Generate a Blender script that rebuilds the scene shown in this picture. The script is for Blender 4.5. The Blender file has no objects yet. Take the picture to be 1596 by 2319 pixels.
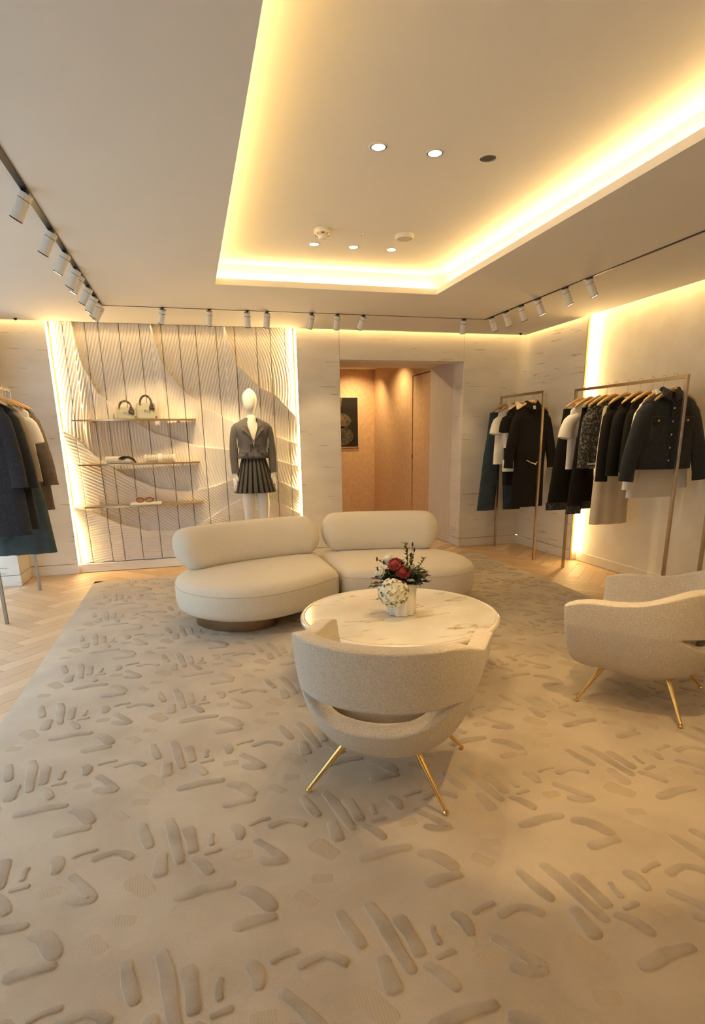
import bpy, math, random
import numpy as np
from mathutils import Vector, Matrix

random.seed(7)
rng = np.random.default_rng(11)
scene = bpy.context.scene
col = scene.collection
PI = math.pi

# ------------------------------------------------------------------ camera
F_PX, PP_Y, W_PX, H_PX = 1311.98, 1336.70, 1596.0, 2319.0
YAW, PITCH, ROLL = 0.26238157, 0.25945773, -0.01765281
CAM_LOC = Vector((0.0, 0.0, 1.45))
_f = Vector((math.sin(YAW) * math.cos(PITCH), math.cos(YAW) * math.cos(PITCH), -math.sin(PITCH)))
_r = Vector((math.cos(YAW), -math.sin(YAW), 0))
_u = _r.cross(_f)
CR = math.cos(ROLL) * _r + math.sin(ROLL) * _u
CU = -math.sin(ROLL) * _r + math.cos(ROLL) * _u
cam = bpy.data.cameras.new('camera')
cam.sensor_fit = 'VERTICAL'
cam.sensor_height = 36.0
cam.lens = F_PX / H_PX * 36.0
cam.shift_y = (PP_Y - H_PX / 2) / H_PX
cam.clip_start = 0.05
cam.clip_end = 100
cam_o = bpy.data.objects.new('camera', cam)
cam_o.matrix_world = Matrix(((CR.x, CU.x, -_f.x, CAM_LOC.x), (CR.y, CU.y, -_f.y, CAM_LOC.y),
                             (CR.z, CU.z, -_f.z, CAM_LOC.z), (0, 0, 0, 1)))
col.objects.link(cam_o)
scene.camera = cam_o

# ------------------------------------------------------------------ view, world
scene.view_settings.view_transform = 'Standard'
scene.view_settings.look = 'None'
scene.view_settings.gamma = 1.0
scene.view_settings.use_curve_mapping = False
scene.view_settings.exposure = 0.0
world = bpy.data.worlds.new('overcast_daylight')
scene.world = world
world.use_nodes = True
_bg = world.node_tree.nodes['Background']
_bg.inputs[0].default_value = (0.72, 0.86, 1.0, 1)
_bg.inputs[1].default_value = 6.0

WARM = (1.0, 0.67, 0.27)
SPOT_C = (1.0, 0.71, 0.34)
LED_COVE, LED_SLOT, LED_PANEL, LED_EDGE = 30.0, 20.0, 75.0, 50.0
SPOT_DOWN, SPOT_TRACK = 46.0, 34.0

# ------------------------------------------------------------------ materials
MATS = {}
def ramp(nt, fac, stops):
    r = nt.nodes.new('ShaderNodeValToRGB')
    el = r.color_ramp.elements
    while len(el) < len(stops): el.new(0.5)
    for e, (p, c) in zip(el, stops):
        e.position = p
        e.color = (*c, 1) if len(c) == 3 else c
    nt.links.new(fac, r.inputs[0])
    return r.outputs[0]
def mat(name, c=(.5, .5, .5), rough=.6, metal=0.0, c2=None, scale=20.0, stretch=(1, 1, 1), lo=.35, hi=.65,
        bump=0.0, bscale=None, detail=4.0, sheen=0.0, emit=None, estr=0.0, spec=None, coat=0.0, kind='noise', alpha=None):
    if name in MATS: return MATS[name]
    m = bpy.data.materials.new(name)
    m.use_nodes = True
    nt = m.node_tree
    b = nt.nodes['Principled BSDF']
    b.inputs['Base Color'].default_value = (*c, 1)
    b.inputs['Roughness'].default_value = rough
    b.inputs['Metallic'].default_value = metal
    if spec is not None: b.inputs['Specular IOR Level'].default_value = spec
    if sheen:
        b.inputs['Sheen Weight'].default_value = sheen
        b.inputs['Sheen Roughness'].default_value = .6
    if coat: b.inputs['Coat Weight'].default_value = coat
    if emit:
        b.inputs['Emission Color'].default_value = (*emit, 1)
        b.inputs['Emission Strength'].default_value = estr
    if c2 is not None or bump:
        tc = nt.nodes.new('ShaderNodeTexCoord')
        mp = nt.nodes.new('ShaderNodeMapping')
        mp.inputs['Scale'].default_value = stretch
        nt.links.new(tc.outputs['Object'], mp.inputs[0])
        def tex(s):
            if kind == 'voronoi':
                t = nt.nodes.new('ShaderNodeTexVoronoi')
                t.inputs['Scale'].default_value = s
                nt.links.new(mp.outputs[0], t.inputs['Vector'])
                return t.outputs['Distance']
            if kind == 'wave':
                t = nt.nodes.new('ShaderNodeTexWave')
                t.inputs['Scale'].default_value = s
                t.inputs['Distortion'].default_value = 2.0
                nt.links.new(mp.outputs[0], t.inputs['Vector'])
                return t.outputs['Fac']
            t = nt.nodes.new('ShaderNodeTexNoise')
            t.inputs['Scale'].default_value = s
            t.inputs['Detail'].default_value = detail
            nt.links.new(mp.outputs[0], t.inputs['Vector'])
            return t.outputs['Fac']
        if c2 is not None:
            nt.links.new(ramp(nt, tex(scale), [(lo, c), (hi, c2)]), b.inputs['Base Color'])
        if bump:
            bp = nt.nodes.new('ShaderNodeBump')
            bp.inputs['Strength'].default_value = min(1, bump)
            bp.inputs['Distance'].default_value = 0.004
            nt.links.new(tex(bscale or scale), bp.inputs['Height'])
            nt.links.new(bp.outputs[0], b.inputs['Normal'])
    MATS[name] = m
    return m

def wall_mat():
    m = bpy.data.materials.new('hand_trowelled_plaster')
    m.use_nodes = True
    nt = m.node_tree
    b = nt.nodes['Principled BSDF']
    b.inputs['Roughness'].default_value = .55
    tc = nt.nodes.new('ShaderNodeTexCoord')
    mp = nt.nodes.new('ShaderNodeMapping')
    mp.inputs['Scale'].default_value = (1.6, 1.6, 26)
    nt.links.new(tc.outputs['Object'], mp.inputs[0])
    n1 = nt.nodes.new('ShaderNodeTexNoise')
    n1.inputs['Scale'].default_value = 1.7
    n1.inputs['Detail'].default_value = 3
    nt.links.new(mp.outputs[0], n1.inputs['Vector'])
    streak = ramp(nt, n1.outputs['Fac'], [(.0, (1, 1, 1)), (.655, (1, 1, 1)), (.70, (.56, .51, .44)), (.76, (.93, .91, .88))])
    mp2 = nt.nodes.new('ShaderNodeMapping')
    mp2.inputs['Scale'].default_value = (.8, .8, 3)
    nt.links.new(tc.outputs['Object'], mp2.inputs[0])
    n2 = nt.nodes.new('ShaderNodeTexNoise')
    n2.inputs['Scale'].default_value = 2.2
    nt.links.new(mp2.outputs[0], n2.inputs['Vector'])
    base = ramp(nt, n2.outputs['Fac'], [(.3, (.72, .67, .60)), (.7, (.80, .76, .69))])
    mx = nt.nodes.new('ShaderNodeMix')
    mx.data_type = 'RGBA'
    mx.blend_type = 'MULTIPLY'
    mx.inputs[0].default_value = 1
    nt.links.new(base, mx.inputs[6])
    nt.links.new(streak, mx.inputs[7])
    nt.links.new(mx.outputs[2], b.inputs['Base Color'])
    bp = nt.nodes.new('ShaderNodeBump')
    bp.inputs['Strength'].default_value = .5
    bp.inputs['Distance'].default_value = .004
    nt.links.new(streak, bp.inputs['Height'])
    nt.links.new(bp.outputs[0], b.inputs['Normal'])
    return m

def marble_mat():
    m = bpy.data.materials.new('pale_onyx_marble')
    m.use_nodes = True
    nt = m.node_tree
    b = nt.nodes['Principled BSDF']
    b.inputs['Roughness'].default_value = .16
    tc = nt.nodes.new('ShaderNodeTexCoord')
    n0 = nt.nodes.new('ShaderNodeTexNoise')
    n0.inputs['Scale'].default_value = 3.0
    n0.inputs['Detail'].default_value = 5
    nt.links.new(tc.outputs['Object'], n0.inputs['Vector'])
    cloud = ramp(nt, n0.outputs['Fac'], [(.3, (.70, .66, .58)), (.55, (.80, .77, .70)), (.75, (.86, .83, .77))])
    mp = nt.nodes.new('ShaderNodeMapping')
    mp.inputs['Rotation'].default_value = (0, 0, .6)
    mp.inputs['Scale'].default_value = (1.2, 5.0, 1)
    nt.links.new(tc.outputs['Object'], mp.inputs[0])
    n1 = nt.nodes.new('ShaderNodeTexNoise')
    n1.inputs['Scale'].default_value = 3.4
    n1.inputs['Detail'].default_value = 6
    n1.inputs['Distortion'].default_value = .6
    nt.links.new(mp.outputs[0], n1.inputs['Vector'])
    vein = ramp(nt, n1.outputs['Fac'], [(.0, (1, 1, 1)), (.605, (1, 1, 1)), (.635, (.55, .42, .22)), (.655, (.93, .88, .78)), (.72, (1, 1, 1))])
    mx = nt.nodes.new('ShaderNodeMix')
    mx.data_type = 'RGBA'
    mx.blend_type = 'MULTIPLY'
    mx.inputs[0].default_value = 1
    nt.links.new(cloud, mx.inputs[6])
    nt.links.new(vein, mx.inputs[7])
    nt.links.new(mx.outputs[2], b.inputs['Base Color'])
    return m

def glass_mat(name, tint=(.95, .98, 1), gloss=.08):
    m = bpy.data.materials.new(name)
    m.use_nodes = True
    nt = m.node_tree
    for n in list(nt.nodes):
        if n.type != 'OUTPUT_MATERIAL': nt.nodes.remove(n)
    o = nt.nodes['Material Output']
    t = nt.nodes.new('ShaderNodeBsdfTransparent')
    t.inputs[0].default_value = (*tint, 1)
    g = nt.nodes.new('ShaderNodeBsdfGlossy')
    g.inputs['Roughness'].default_value = .02
    x = nt.nodes.new('ShaderNodeMixShader')
    x.inputs[0].default_value = gloss
    nt.links.new(t.outputs[0], x.inputs[1])
    nt.links.new(g.outputs[0], x.inputs[2])
    nt.links.new(x.outputs[0], o.inputs[0])
    return m

def tweed_mat(name, a, b_, s=60):
    return mat(name, a, .9, c2=b_, scale=s, lo=.52, hi=.75, kind='voronoi', bump=.5, sheen=.1)

M_WALL = wall_mat()
M_MARBLE = marble_mat()
M_GLASS = glass_mat('clear_window_glass')
M_CEIL = mat('matt_ceiling_paint', (.80, .765, .70), .85, c2=(.79, .755, .69), scale=3, bump=.05, bscale=120)
M_SUEDE = mat('suede_plaster', (.74, .68, .58), .6, c2=(.80, .75, .66), scale=4.5, detail=6, bump=.15, bscale=30)
M_WAVE = mat('carved_plaster', (.79, .735, .665), .62, c2=(.82, .77, .70), scale=6, bump=.12, bscale=90)
M_BACK = mat('dark_joint', (.16, .12, .08), .8, c2=(.2, .15, .1), scale=9)
M_PEACH = mat('peach_stucco', (.60, .385, .215), .75, c2=(.68, .46, .28), scale=14, detail=8, bump=.35, bscale=45)
M_JAMB = mat('grey_oak_lining', (.66, .59, .50), .6, c2=(.72, .65, .56), scale=5, stretch=(14, 14, .6), bump=.1)
M_OAKS = [mat('oak_plank_%s' % n, c, .56, c2=d, scale=7, stretch=(2, 22, 2), detail=6, bump=.12) for n, c, d in
          (('light', (.60, .43, .26), (.66, .48, .31)), ('mid', (.53, .365, .21), (.60, .42, .26)), ('dark', (.47, .32, .18), (.54, .375, .22)))]
M_RUG = mat('cream_wool_rug', (.50, .415, .31), .95, c2=(.56, .47, .36), scale=5, detail=6, bump=.8, bscale=320, sheen=.25)
M_PILE = mat('taupe_viscose_pile', (.39, .315, .23), .85, c2=(.46, .375, .28), scale=24, detail=5, bump=.9, bscale=380, sheen=.3)
def _by_position(m, a, b_, sc):
    nt = m.node_tree
    g = nt.nodes.new('ShaderNodeNewGeometry')
    n = nt.nodes.new('ShaderNodeTexNoise')
    n.inputs['Scale'].default_value = sc
    n.inputs['Detail'].default_value = 6
    nt.links.new(g.outputs['Position'], n.inputs['Vector'])
    nt.links.new(ramp(nt, n.outputs['Fac'], [(.36, a), (.62, b_)]), nt.nodes['Principled BSDF'].inputs['Base Color'])
_by_position(M_PILE, (.365, .295, .215), (.50, .415, .31), 6.5)
_by_position(M_RUG, (.475, .392, .290), (.575, .485, .37), 3.2)
M_RIM = mat('cut_pile_rim', (.53, .445, .34), .95, c2=(.57, .48, .37), scale=60, bump=.6, bscale=320, sheen=.25)
M_HATCH = mat('loop_pile_hatch', (.465, .385, .285), .95, c2=(.50, .415, .31), scale=34, kind='wave', bump=.12)
M_SOFA = mat('cream_woven_linen', (.74, .665, .545), .85, c2=(.79, .715, .595), scale=60, stretch=(3, 3, .35), detail=5, bump=.25, bscale=240, sheen=.2)
M_PIPE = mat('cream_piping', (.62, .55, .44), .85, c2=(.66, .59, .48), scale=90, bump=.2)
M_BOUCLE = mat('oatmeal_boucle', (.63, .55, .445), .95, c2=(.80, .715, .59), scale=150, detail=6, bump=1.0, bscale=170, sheen=.3)
M_BRASS = mat('polished_brass', (.83, .56, .20), .22, 1.0, c2=(.88, .62, .25), scale=8)
M_BRONZE = mat('brushed_bronze', (.30, .20, .13), .36, 1.0, c2=(.36, .245, .16), scale=12, stretch=(1, 1, 20))
M_RACK = mat('champagne_bronze', (.46, .37, .27), .30, 1.0, c2=(.52, .42, .31), scale=20)
M_RACKL = mat('champagne_bronze_satin', (.30, .26, .22), .45, 1.0, c2=(.34, .30, .25), scale=20)
M_GOLD = mat('brass_trim', (.78, .55, .20), .35, 1.0, c2=(.82, .60, .25), scale=6)
M_BLACK = mat('black_metal', (.012, .012, .012), .45, c2=(.02, .02, .02), scale=30)
M_WHITEP = mat('white_powder_coat', (.80, .77, .70), .45, c2=(.82, .79, .72), scale=30)
M_PLASTIC = mat('off_white_plastic', (.78, .74, .66), .4, c2=(.80, .76, .68), scale=30)
M_MANN = mat('white_mannequin_resin', (.80, .76, .69), .4, c2=(.82, .78, .71), scale=12)
M_VASE = mat('white_ceramic', (.84, .81, .74), .25, c2=(.86, .83, .76), scale=9, coat=.2)
M_WOOD = mat('beech_hanger', (.55, .32, .11), .35, c2=(.64, .39, .15), scale=16, stretch=(1, 8, 8), coat=.2)
M_STEEL = mat('hook_steel', (.65, .62, .56), .25, 1.0, c2=(.7, .66, .6), scale=30)
def led(name, s, c=WARM): return mat(name, (1, .9, .7), .5, emit=c, estr=s)
M_LED = led('cove_led', LED_COVE)
M_LEDS = led('slot_led', LED_SLOT)
M_LEDP = led('panel_led', LED_PANEL)
M_LEDE = led('edge_led', LED_EDGE)
M_LAMP = led('lit_lamp_lens', 14.0, (1, .86, .62))

# ------------------------------------------------------------------ mesh helpers
class MB:
    def __init__(s): s.v = []; s.f = []; s.m = []; s.mi = 0
    def add(s, vs, fs):
        o = len(s.v)
        s.v += [tuple(map(float, p)) for p in vs]
        s.f += [tuple(i + o for i in q) for q in fs]
        s.m += [s.mi] * len(fs)
        return s
    def box(s, x0, x1, y0, y1, z0, z1):
        return s.add([(x0, y0, z0), (x1, y0, z0), (x1, y1, z0), (x0, y1, z0), (x0, y0, z1), (x1, y0, z1), (x1, y1, z1), (x0, y1, z1)],
                     [(0, 3, 2, 1), (4, 5, 6, 7), (0, 1, 5, 4), (1, 2, 6, 5), (2, 3, 7, 6), (3, 0, 4, 7)])
    def loft(s, rings, closed=True, cap0=True, cap1=True):
        n = len(rings[0]); vs = [p for r in rings for p in r]; fs = []
        for i in range(len(rings) - 1):
            for j in range(n if closed else n - 1):
                k = (j + 1) % n
                fs.append((i * n + j, i * n + k, (i + 1) * n + k, (i + 1) * n + j))
        s.add(vs, fs)
        if cap0: s.add(rings[0], [tuple(range(n - 1, -1, -1))])
        if cap1: s.add(rings[-1], [tuple(range(n))])
        return s
    def tube(s, path, r, n=8, sx=1.0, up=(0, 0, 1), sy=1.0):
        P = [np.array(p, float) for p in path]
        if np.isscalar(r): r = [r] * len(P)
        rings = []
        for i, p in enumerate(P):
            t = P[min(i + 1, len(P) - 1)] - P[max(i - 1, 0)]
            t = t / (np.linalg.norm(t) + 1e-9)
            a = np.cross(t, np.array(up, float))
            if np.linalg.norm(a) < .05: a = np.cross(t, np.array((0, 1, 0.)))
            a /= np.linalg.norm(a)
            b = np.cross(a, t)
            rings.append([p + r[i] * (math.cos(2 * PI * k / n) * a * sx + math.sin(2 * PI * k / n) * b * sy) for k in range(n)])
        return s.loft(rings)
    def lathe(s, prof, c=(0, 0, 0), n=24, flute=0.0, nf=12):
        rings = []
        for r, z in prof:
            rings.append([(c[0] + (r * (1 + flute * math.cos(nf * 2 * PI * k / n))) * math.cos(2 * PI * k / n),
                           c[1] + (r * (1 + flute * math.cos(nf * 2 * PI * k / n))) * math.sin(2 * PI * k / n), c[2] + z) for k in range(n)])
        return s.loft(rings, cap0=False, cap1=False)
    def ell(s, c, r, n=12, m=8):
        rings = []
        for i in range(m + 1):
            th = -PI / 2 + PI * i / m
            q = max(math.cos(th), .02)
            rings.append([(c[0] + r[0] * q * math.cos(2 * PI * k / n), c[1] + r[1] * q * math.sin(2 * PI * k / n), c[2] + r[2] * math.sin(th)) for k in range(n)])
        return s.loft(rings)
    def grid(s, pts):   # 2D list of points
        R, C_ = len(pts), len(pts[0])
        return s.add([p for r in pts for p in r], [(i * C_ + j, i * C_ + j + 1, (i + 1) * C_ + j + 1, (i + 1) * C_ + j) for i in range(R - 1) for j in range(C_ - 1)])
    def mesh(s, name, smooth=False):
        me = bpy.data.meshes.new(name)
        me.from_pydata(s.v, [], s.f)
        if any(s.m): me.polygons.foreach_set('material_index', s.m)
        if smooth: me.polygons.foreach_set('use_smooth', [True] * len(me.polygons))
        me.update()
        return me
    def build(s, name, m, parent=None, smooth=False, bevel=0.0, sub=0, loc=None, solid=0.0):
        me = s.mesh(name, smooth)
        return link(name, me, m, parent, bevel, sub, loc, solid)

def link(name, me, m, parent=None, bevel=0.0, sub=0, loc=None, solid=0.0):
    o = bpy.data.objects.new(name, me)
    for k in (m if isinstance(m, (list, tuple)) else [m]):
        if len(me.materials) < (len(m) if isinstance(m, (list, tuple)) else 1): me.materials.append(k)
    col.objects.link(o)
    if parent is not None: o.parent = parent
    if loc is not None: o.location = loc
    if solid:
        d = o.modifiers.new('solidify', 'SOLIDIFY'); d.thickness = solid; d.offset = -1
    if bevel:
        d = o.modifiers.new('bevel', 'BEVEL'); d.width = bevel; d.segments = 2; d.limit_method = 'ANGLE'
    if sub:
        d = o.modifiers.new('subsurf', 'SUBSURF'); d.levels = sub; d.render_levels = sub
    return o
def tag(o, label=None, cat=None, group=None, kind=None):
    if label: o['label'] = label
    if cat: o['category'] = cat
    if group: o['group'] = group
    if kind: o['kind'] = kind
    return o
def thing(name, label, cat, loc=(0, 0, 0), rz=0.0, group=None):
    o = bpy.data.objects.new(name, None)
    o.empty_display_size = .1
    col.objects.link(o)
    o.location = loc
    o.rotation_euler = (0, 0, rz)
    return tag(o, label, cat, group)
def struct(o): return tag(o, kind='structure')
def box_struct(name, m, *bx, parent=None, bevel=0.0):
    o = MB().box(*bx).build(name, m, parent, bevel=bevel)
    if parent is None: struct(o)
    return o
def spot(name, loc, target, energy, size, blend, parent, c=SPOT_C, r=.03):
    l = bpy.data.lights.new(name, 'SPOT')
    l.energy = energy; l.color = c; l.spot_size = size; l.spot_blend = blend; l.shadow_soft_size = r
    o = bpy.data.objects.new(name, l)
    col.objects.link(o)
    d = Vector(target) - Vector(loc)
    q = d.to_track_quat('-Z', 'Y')
    o.parent = parent
    pm = Matrix.LocRotScale(parent.location, parent.rotation_euler, None)
    o.matrix_local = pm.inverted() @ Matrix.LocRotScale(Vector(loc), q, None)
    return o
def spline(pts, n):
    P = [np.array(p, float) for p in pts]
    P = [2 * P[0] - P[1]] + P + [2 * P[-1] - P[-2]]
    out = []
    seg = len(P) - 3
    for i in range(n):
        t = i / (n - 1) * seg
        k = min(int(t), seg - 1); u = t - k
        a, b, c, d = P[k:k + 4]
        out.append(.5 * ((2 * b) + (c - a) * u + (2 * a - 5 * b + 4 * c - d) * u * u + (3 * b - a - 3 * c + d) * u ** 3))
    return out
def closed_spline(pts, n):
    P = [np.array(p, float) for p in pts]; m = len(P); out = []
    for i in range(n):
        t = i / n * m; k = int(t); u = t - k
        a, b, c, d = P[(k - 1) % m], P[k % m], P[(k + 1) % m], P[(k + 2) % m]
        out.append(.5 * ((2 * b) + (c - a) * u + (2 * a - 5 * b + 4 * c - d) * u * u + (3 * b - a - 3 * c + d) * u ** 3))
    return out

# ================================================================== SETTING
YB, XR, XL, CZ, UZ = 6.993, 4.21, -2.15, 2.629, 2.806
YREAR = -2.6
CX0, CX1, CY0, CY1 = 0.302, 2.182, -0.9, 5.137     # cove opening
LIP, REC = 0.045, 0.11
SLOT = 0.075

def ceiling():
    c = MB()
    xa, xb, ya, yb = XL - .1, XR - SLOT, YREAR - .1, YB - SLOT
    z0, z1 = CZ, CZ + LIP
    c.box(xa, CX0, ya, yb, z0, z1); c.box(CX1, xb, ya, yb, z0, z1)
    c.box(CX0, CX1, CY1, yb, z0, z1); c.box(CX0, CX1, ya, CY0, z0, z1)
    o = struct(c.build('ceiling', M_CEIL))
    r = MB()
    a0, a1, b0, b1 = CX0 - REC, CX1 + REC, CY0 - REC, CY1 + REC
    r.box(a0 - .02, a1 + .02, b0 - .02, b1 + .02, UZ, UZ + .03)
    r.box(a0 - .02, a0, b0, b1, z1, UZ); r.box(a1, a1 + .02, b0, b1, z1, UZ)
    r.box(a0, a1, b0 - .02, b0, z1, UZ); r.box(a0, a1, b1, b1 + .02, z1, UZ)
    r.build('raised_tray', M_CEIL, o)
    s = MB()   # light slot housing along back and right walls
    s.box(xa, XR + .12, yb, YB + .12, CZ + .15, CZ + .17)
    s.box(xb, XR + .12, ya, yb, CZ + .15, CZ + .17)
    s.box(xa, xb, yb - .02, yb, z1, CZ + .15); s.box(xb - .02, xb, ya, yb, z1, CZ + .15)
    s.build('light_slot', M_CEIL, o)
    k = .062
    for n, bx in (('cove_led_strip', (CX0 - k - .02, CX0 - k, CY0, CY1, z1, z1 + .012)), ('cove_led_strip', (CX1 + k, CX1 + k + .02, CY0, CY1, z1, z1 + .012)),
                  ('cove_led_strip', (CX0, CX1, CY1 + k, CY1 + k + .02, z1, z1 + .012)), ('cove_led_strip', (CX0, CX1, CY0 - k - .02, CY0 - k, z1, z1 + .012))):
        MB().box(*bx).build(n, M_LED, o)
    MB().box(-1.9, xb, yb + .002, yb + .012, CZ + .10, CZ + .12).build('slot_led_strip', M_LEDS, o)
    MB().box(xb + .002, xb + .012, -1.5, yb, CZ + .10, CZ + .12).build('slot_led_strip', M_LEDS, o)
ceiling()

# ---- back wall (plaster sections round the recessed panel and the doorway)
PX0, PX1 = -1.321, 1.268          # carved panel recess
DX0, DX1, DZ = 1.773, 3.352, 2.318
ZT = CZ + .15
wb = struct(MB().box(-1.81, PX0, YB, YB + .25, .115, ZT).build('wall_back', M_WALL, bevel=.003))
for bx in ((PX1, DX0 - .003, YB, YB + .25, .115, ZT), (DX0, DX1 - .003, YB, YB + .25, DZ, ZT), (DX1, XR + .2, YB, YB + .25, .115, ZT)):
    MB().box(*bx).build('plaster_panel', M_WALL, wb, bevel=.003)
MB().box(PX0, PX1, YB + .14, YB + .25, .0, ZT).build('recess_back', M_BACK, wb)
MB().box(PX0, PX1, YB, YB + .14, 2.66, ZT).build('recess_head', M_WALL, wb)
MB().box(DX0 - .003, DX0, YB + .01, YB + .2, .1, ZT).build('panel_joint', M_BACK, wb)
MB().box(DX1 - .003, DX1, YB + .01, YB + .2, DZ, ZT).build('panel_joint', M_BACK, wb)
bb = struct(MB().box(-1.81, PX0, YB - .002, YB + .2, 0, .11).build('baseboard_back', M_WALL, bevel=.002))
for bx in ((PX1, DX0, YB - .002, YB + .2, 0, .11), (DX1, XR, YB - .002, YB + .2, 0, .11), (PX0, PX1, YB + .035, YB + .13, 0, .095)):
    MB().box(*bx).build('skirting', M_WALL, bb, bevel=.002)

# LED strips in the panel recess reveals
for x0, x1 in ((PX0, PX0 + .012), (PX1 - .012, PX1)):
    MB().box(x0, x1, YB + .03, YB + .06, .10, 2.64).build('panel_led_strip', M_LEDP, wb)

# carved wave panel, strip by strip
SEAMS = [-1.297, -1.172, -0.957, -0.825, -0.622, -0.415, -0.192, -0.01, 0.169, 0.389, 0.589, 0.831, 0.988, 1.152, 1.244]
CURVES = [  # (x, z) of each crest, upper left to lower right, in wall coordinates
    [(-1.08, 2.70), (-1.02, 2.25), (-.90, 1.95), (-.66, 1.72), (-.36, 1.53), (.10, 1.37), (.45, 1.33), (.85, 1.24), (1.3, 1.10)],
    [(-.30, 2.70), (-.22, 2.27), (-.06, 2.04), (.15, 1.83), (.42, 1.68), (.62, 1.60), (.9, 1.50), (1.3, 1.36)],
    [(.47, 2.70), (.58, 2.28), (.83, 2.02), (1.02, 1.92), (1.3, 1.62)],
    [(-1.4, 1.62), (-1.17, 1.49), (-.95, 1.24), (-.70, 1.07), (-.38, .92), (-.03, .87), (.25, .92), (.58, 1.03), (.8, 1.02), (1.05, .93), (1.3, .80)],
    [(-1.4, .78), (-1.1, .69), (-.83, .54), (-.53, .44), (-.25, .43), (.04, .48), (.42, .70), (.65, .79), (.9, .74), (1.3, .52)],
]
def curve_z(c, X):
    p = np.array(c)
    x, z = p[:, 0], p[:, 1]
    zz = np.interp(X, x, z)
    zz = np.where(X < x[0], 9.0, zz)
    return zz
def wave_height(X, Z):
    # every crest carries a proud rim on its lower side that runs back into the wall
    H = np.zeros_like(X)
    n = np.zeros_like(X, int)
    dmin = np.full_like(X, 9.0)
    for i, c in enumerate(CURVES):
        d = curve_z(c, X) - Z                     # >0 : below the crest
        slope = np.gradient(curve_z(c, np.clip(X, c[0][0] + .001, None))[0], X[0]) if X.shape[1] > 2 else np.zeros(X.shape[1])
        d = d / np.sqrt(1 + np.clip(slope, -5, 5) ** 2)[None, :]
        below = d > 0
        n = np.where(below, i + 1, n) if i != 3 and i != 4 else np.where(below, i + 1, n)
        dmin = np.where(below & (d < dmin), d, dmin)
    H = .010 + .072 * np.exp(-np.clip(dmin, 0, 5) / .30)
    ph = [X * .95 + .22 * np.sin(2.2 * Z) + .12 * Z, X * .80 + .30 * Z * Z * .25 + .5 * Z, X * .9 + .35 * np.sin(1.6 * Z), X * .9 - .15 * np.cos(Z * 2.1),
          X * .72 + Z * .80 + .15 * X * X, X * .30 + Z * .98 + .22 * X * X]
    P = np.choose(np.clip(n, 0, 5), ph)
    fade = np.clip(dmin / .10, .12, 1)
    H += .0062 * np.sin(P * 2 * PI / .030) * fade
    return H
panel_root = struct(MB().box(PX0 + .03, PX1 - .03, YB + .128, YB + .14, .10, 2.64).build('wall_carved_panel', M_BACK))
for i in range(len(SEAMS) - 1):
    xa, xb = SEAMS[i] + .003, SEAMS[i + 1] - .003
    nx = max(6, int((xb - xa) / .0055)); nz = 430
    xs = np.linspace(xa, xb, nx); zs = np.linspace(.102, 2.655, nz)
    X, Z = np.meshgrid(xs, zs)
    H = wave_height(X, Z)
    Y = YB + .105 - H
    V = np.stack([X, Y, Z], -1).reshape(-1, 3)
    idx = np.arange(nx * nz).reshape(nz, nx)
    q = np.stack([idx[:-1, :-1], idx[:-1, 1:], idx[1:, 1:], idx[1:, :-1]], -1).reshape(-1, 4)
    # side returns
    ex = []
    for cidx in (0, nx - 1):
        base = len(V) + len(ex)
        ex += [(X[k, cidx], YB + .127, Z[k, cidx]) for k in range(nz)]
    V2 = np.vstack([V, np.array(ex)])
    nv = nx * nz
    k = np.arange(nz - 1)
    ql = np.stack([idx[k, 0], idx[k + 1, 0], nv + k + 1, nv + k], -1)
    qr = np.stack([idx[k, nx - 1], nv + nz + k, nv + nz + k + 1, idx[k + 1, nx - 1]], -1)
    Q = np.vstack([q, ql, qr])
    me = bpy.data.meshes.new('carved_plank')
    me.vertices.add(len(V2)); me.vertices.foreach_set('co', V2.astype(np.float32).ravel())
    me.loops.add(Q.size); me.loops.foreach_set('vertex_index', Q.astype(np.int32).ravel())
    me.polygons.add(len(Q)); me.polygons.foreach_set('loop_start', np.arange(0, Q.size, 4, dtype=np.int32))
    me.polygons.foreach_set('use_smooth', [True] * len(q) + [False] * (len(Q) - len(q)))
    me.update(calc_edges=True)
    link('carved_plank', me, M_WAVE, panel_root)

# ---- right wall
YG = 5.795
wr = struct(MB().box(XR, XR + .3, YG, YB + .25, .115, ZT).build('wall_right', M_WALL, bevel=.003))
RX = XR + .085
MB().box(RX, XR + .3, YREAR, YG, .0, ZT).build('suede_panel', M_SUEDE, wr)
MB().box(XR - .004, XR + .02, YG - .012, YG - .001, 0, CZ + .1).build('brass_edge', M_GOLD, wr)
MB().box(XR + .02, XR + .06, YG - .010, YG - .001, .10, CZ + .05).build('edge_led_strip', M_LEDE, wr)
br = struct(MB().box(XR - .004, XR + .2, YG, YB, 0, .11).build('baseboard_right', M_WALL, bevel=.002))
MB().box(RX - .012, RX + .05, YREAR, YG - .03, 0, .10).build('skirting', M_SUEDE, br, bevel=.002)

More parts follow.
